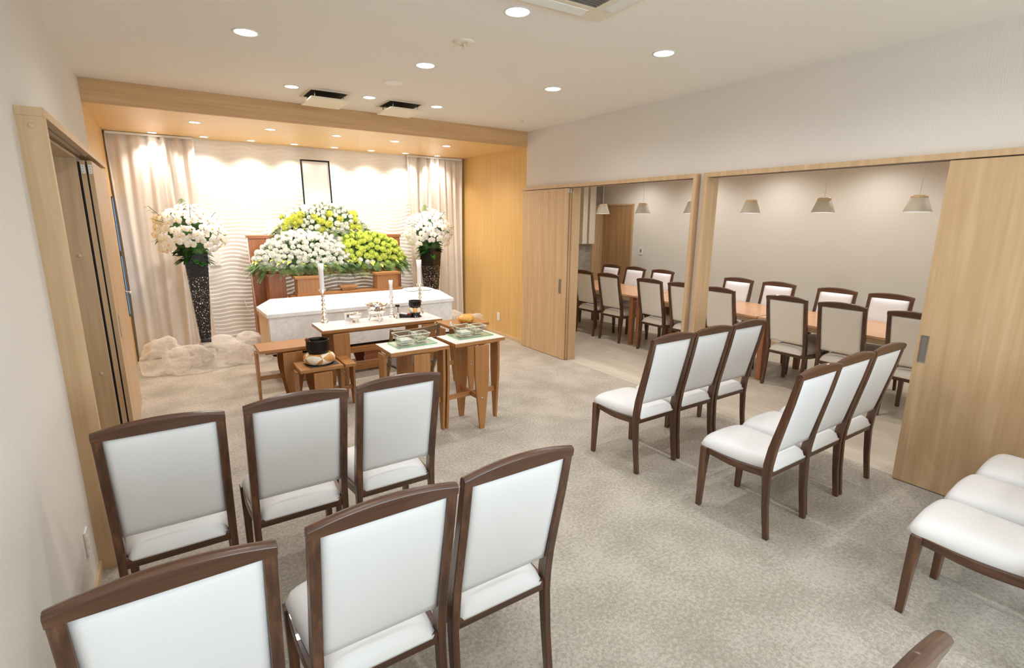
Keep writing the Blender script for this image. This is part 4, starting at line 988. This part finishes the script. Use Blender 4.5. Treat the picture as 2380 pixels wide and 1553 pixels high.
# singing bowl group on the low stand (top at 0.44)
o = MB().box(-.13, .13, -.10, .10, 0, .004).build('bowl_mat', 'grey_mat'); o.location = (1.06, 4.76, .44); o.rotation_euler = (0, 0, .1); tag(o, 'dark grey square mat under the brocade cushion', 'mat')
t = thing('bowl_cushion', 'round gold and cream brocade cushion under the black bowl', 'cushion', (1.05, 4.78, .444))
pr = [(.001, .012)]+[(.085+.055*cos(a), .052+.050*sin(a)) for a in [-pi/2+pi*k/12 for k in range(13)]]+[(.001, .088)]
MB().lathe(pr, n=40, cap=False).build('pad', 'cushion', t); MB().lathe([(.120, .006), (.125, .0), (.1, .0)], n=40, cap=False).build('underside', 'black_lac', t)
rin('singing_bowl', 'large dark metal singing bowl on the brocade cushion', (1.045, 4.78, .534), .103, .136, 'iron')
t = thing('bowl_mallet', 'red-brown wooden mallet leaning in the large singing bowl', 'mallet', (1.0, 4.80, .62))
MB().tube([(.03, .0, -.03), (-.035, .0, .045)], .010, 10).build('grip', 'redwood', t); MB().tube([(-.030, .0, .040), (-.050, .0, .062)], [.012, .013], 10).build('head', 'redwood', t)

# mokugyo
t = thing('wooden_fish_drum', 'round carved golden wooden drum on the right side table', 'wooden drum', (2.50, 4.615, .70))
mb = MB(); mb.ball((0, 0, .046), .088, 4, 0, (1.02, .92, .56)); mb.build('body', 'moku', t)
MB().tube([(-.078, -.036, .040), (-.04, -.070, .034), (.03, -.074, .034), (.078, -.036, .040)], .004, 8).build('sound_slot', 'redwood', t)
for s in (-1, 1): MB().tube([(s*.02, -.01, .094), (s*.045, -.035, .082), (s*.066, -.034, .062), (s*.045, -.060, .052)], .005, 8).build('carved_scroll', 'moku', t)
t = thing('small_white_bottle', 'tiny white bottle on the near left corner of the right side table', 'bottle', (2.295, 4.56, .70)); MB().lathe([(.011, 0), (.011, .028), (.006, .033), (.006, .04), (.001, .04)], n=16, cap=False).build('body', 'white_pl', t); MB().lathe([(.008, .036), (.008, .044), (.001, .045)], n=16, cap=False).build('cap', 'white_pl', t)

# glass trays with bowls on the incense tables
def incense_set(cx, cy, rz, side):
    z = .775
    t = thing('glass_tray', 'green-edged glass tray on the '+side+' incense table', 'tray', (cx, cy, z), rz)
    MB().box(-.163, .163, -.103, .103, .004, .012).build('plate', 'glass', t)
    MB().box(-.168, .168, -.108, -.103, .004, .012).box(-.168, .168, .103, .108, .004, .012).box(-.168, -.163, -.103, .103, .004, .012).box(.163, .168, -.103, .103, .004, .012).build('green_edge', 'glass_g', t)
    for sx in (-1, 1):
        for sy in (-1, 1): MB().lathe([(.008, 0), (.008, .004)], (sx*.14, sy*.08, 0), 10).build('foot', 'glass', t)
    rot = Matrix.Rotation(rz, 3, 'Z')
    for dx, dy, a, hh, nm, fm in ((-.060, .015, .076, .078, 'larger', 'powder'), (.085, .03, .058, .068, 'smaller', 'ash')):
        p = rot @ Vector((dx, dy, 0)); x, y = cx+p.x, cy+p.y
        b = thing('glass_bowl', nm+' square glass bowl on the '+side+' incense tray', 'bowl', (x, y, z+.012), rz)
        q = lambda s, zz: [(s, s, zz), (-s, s, zz), (-s, -s, zz), (s, -s, zz)]
        MB().rings([q(a*.66, 0), q(a*.74, hh*.45), q(a*1.05, hh), q(a*.99, hh), q(a*.68, hh*.45), q(a*.60, .008)]).build('body', 'glass', b, .002)
        e_ = MB()
        for z_, k_, hw in ((hh, 1.02, .0022), (.002, .66, .0015)):
            for s_ in (-1, 1): e_.box(-a*k_, a*k_, s_*a*k_-hw, s_*a*k_+hw, z_-hw, z_+hw).box(s_*a*k_-hw, s_*a*k_+hw, -a*k_, a*k_, z_-hw, z_+hw)
        for sx in (-1, 1):
            for sy in (-1, 1): e_.tube([(sx*a*.66, sy*a*.66, 0), (sx*a*.74, sy*a*.74, hh*.45), (sx*a*1.02, sy*a*1.02, hh)], .0016, 6)
        e_.build('bright_edges', 'glass_rim', b)
        f = MB().rings([q(a*.575, .0085), q(a*.66, hh*.42)]).build('incense' if fm == 'powder' else 'incense_chips', fm); f.location = (x, y, z+.0125); f.rotation_euler = (0, 0, rz)
        tag(f, ('white burner ash filling the larger glass bowl on the ' if fm == 'powder' else 'grey incense chips in the smaller glass bowl on the ')+side+' table', 'incense', kind='stuff')
    k = rot @ Vector((.15, -.01, 0)); MB().ball((.15, -.01, .022), .010, 2).build('knob', 'glass', t)
incense_set(1.545, 3.755, .03, 'left'); incense_set(2.085, 3.775, .04, 'right')

# folding chair between the altar table and the incense tables
t = thing('folding_chair', 'brown wooden folding chair with grey seat between altar and incense tables', 'folding chair', (1.80, 4.28, 0), .13)
for s in (-1, 1):
    MB().prism([(-.015, .80), (.012, .80), (.09, .45), (.30, 0), (.265, 0), (.055, .45)], s*.245-.011, s*.245+.011, 'x').build('back_post', 'fold', t, .002)
    MB().prism([(.32, .44), (.345, .42), (.03, 0), (-.005, 0)], s*.215-.010, s*.215+.010, 'x').build('leg', 'fold', t, .002)
rings = []
for i in range(11):
    u = i/10; x = -.236+.472*u; b_ = -.022*sin(pi*u); rings.append([(x, b_+.0, .735), (x, b_+.018, .735), (x, b_+.014, .79-.008*sin(pi*u)), (x, b_-.004, .79-.008*sin(pi*u))])
MB().rings(rings).build('backrest', 'fold', t, .003); MB().box(-.236, .236, .026, .044, .625, .665).build('back_slat', 'fold', t, .002)
MB().box(-.20, .20, .02, .33, .42, .445).build('seat', 'grey_mat', t, .008); MB().box(-.215, .215, .285, .305, .06, .09).build('stretcher', 'fold', t)

scene.render.film_transparent = False
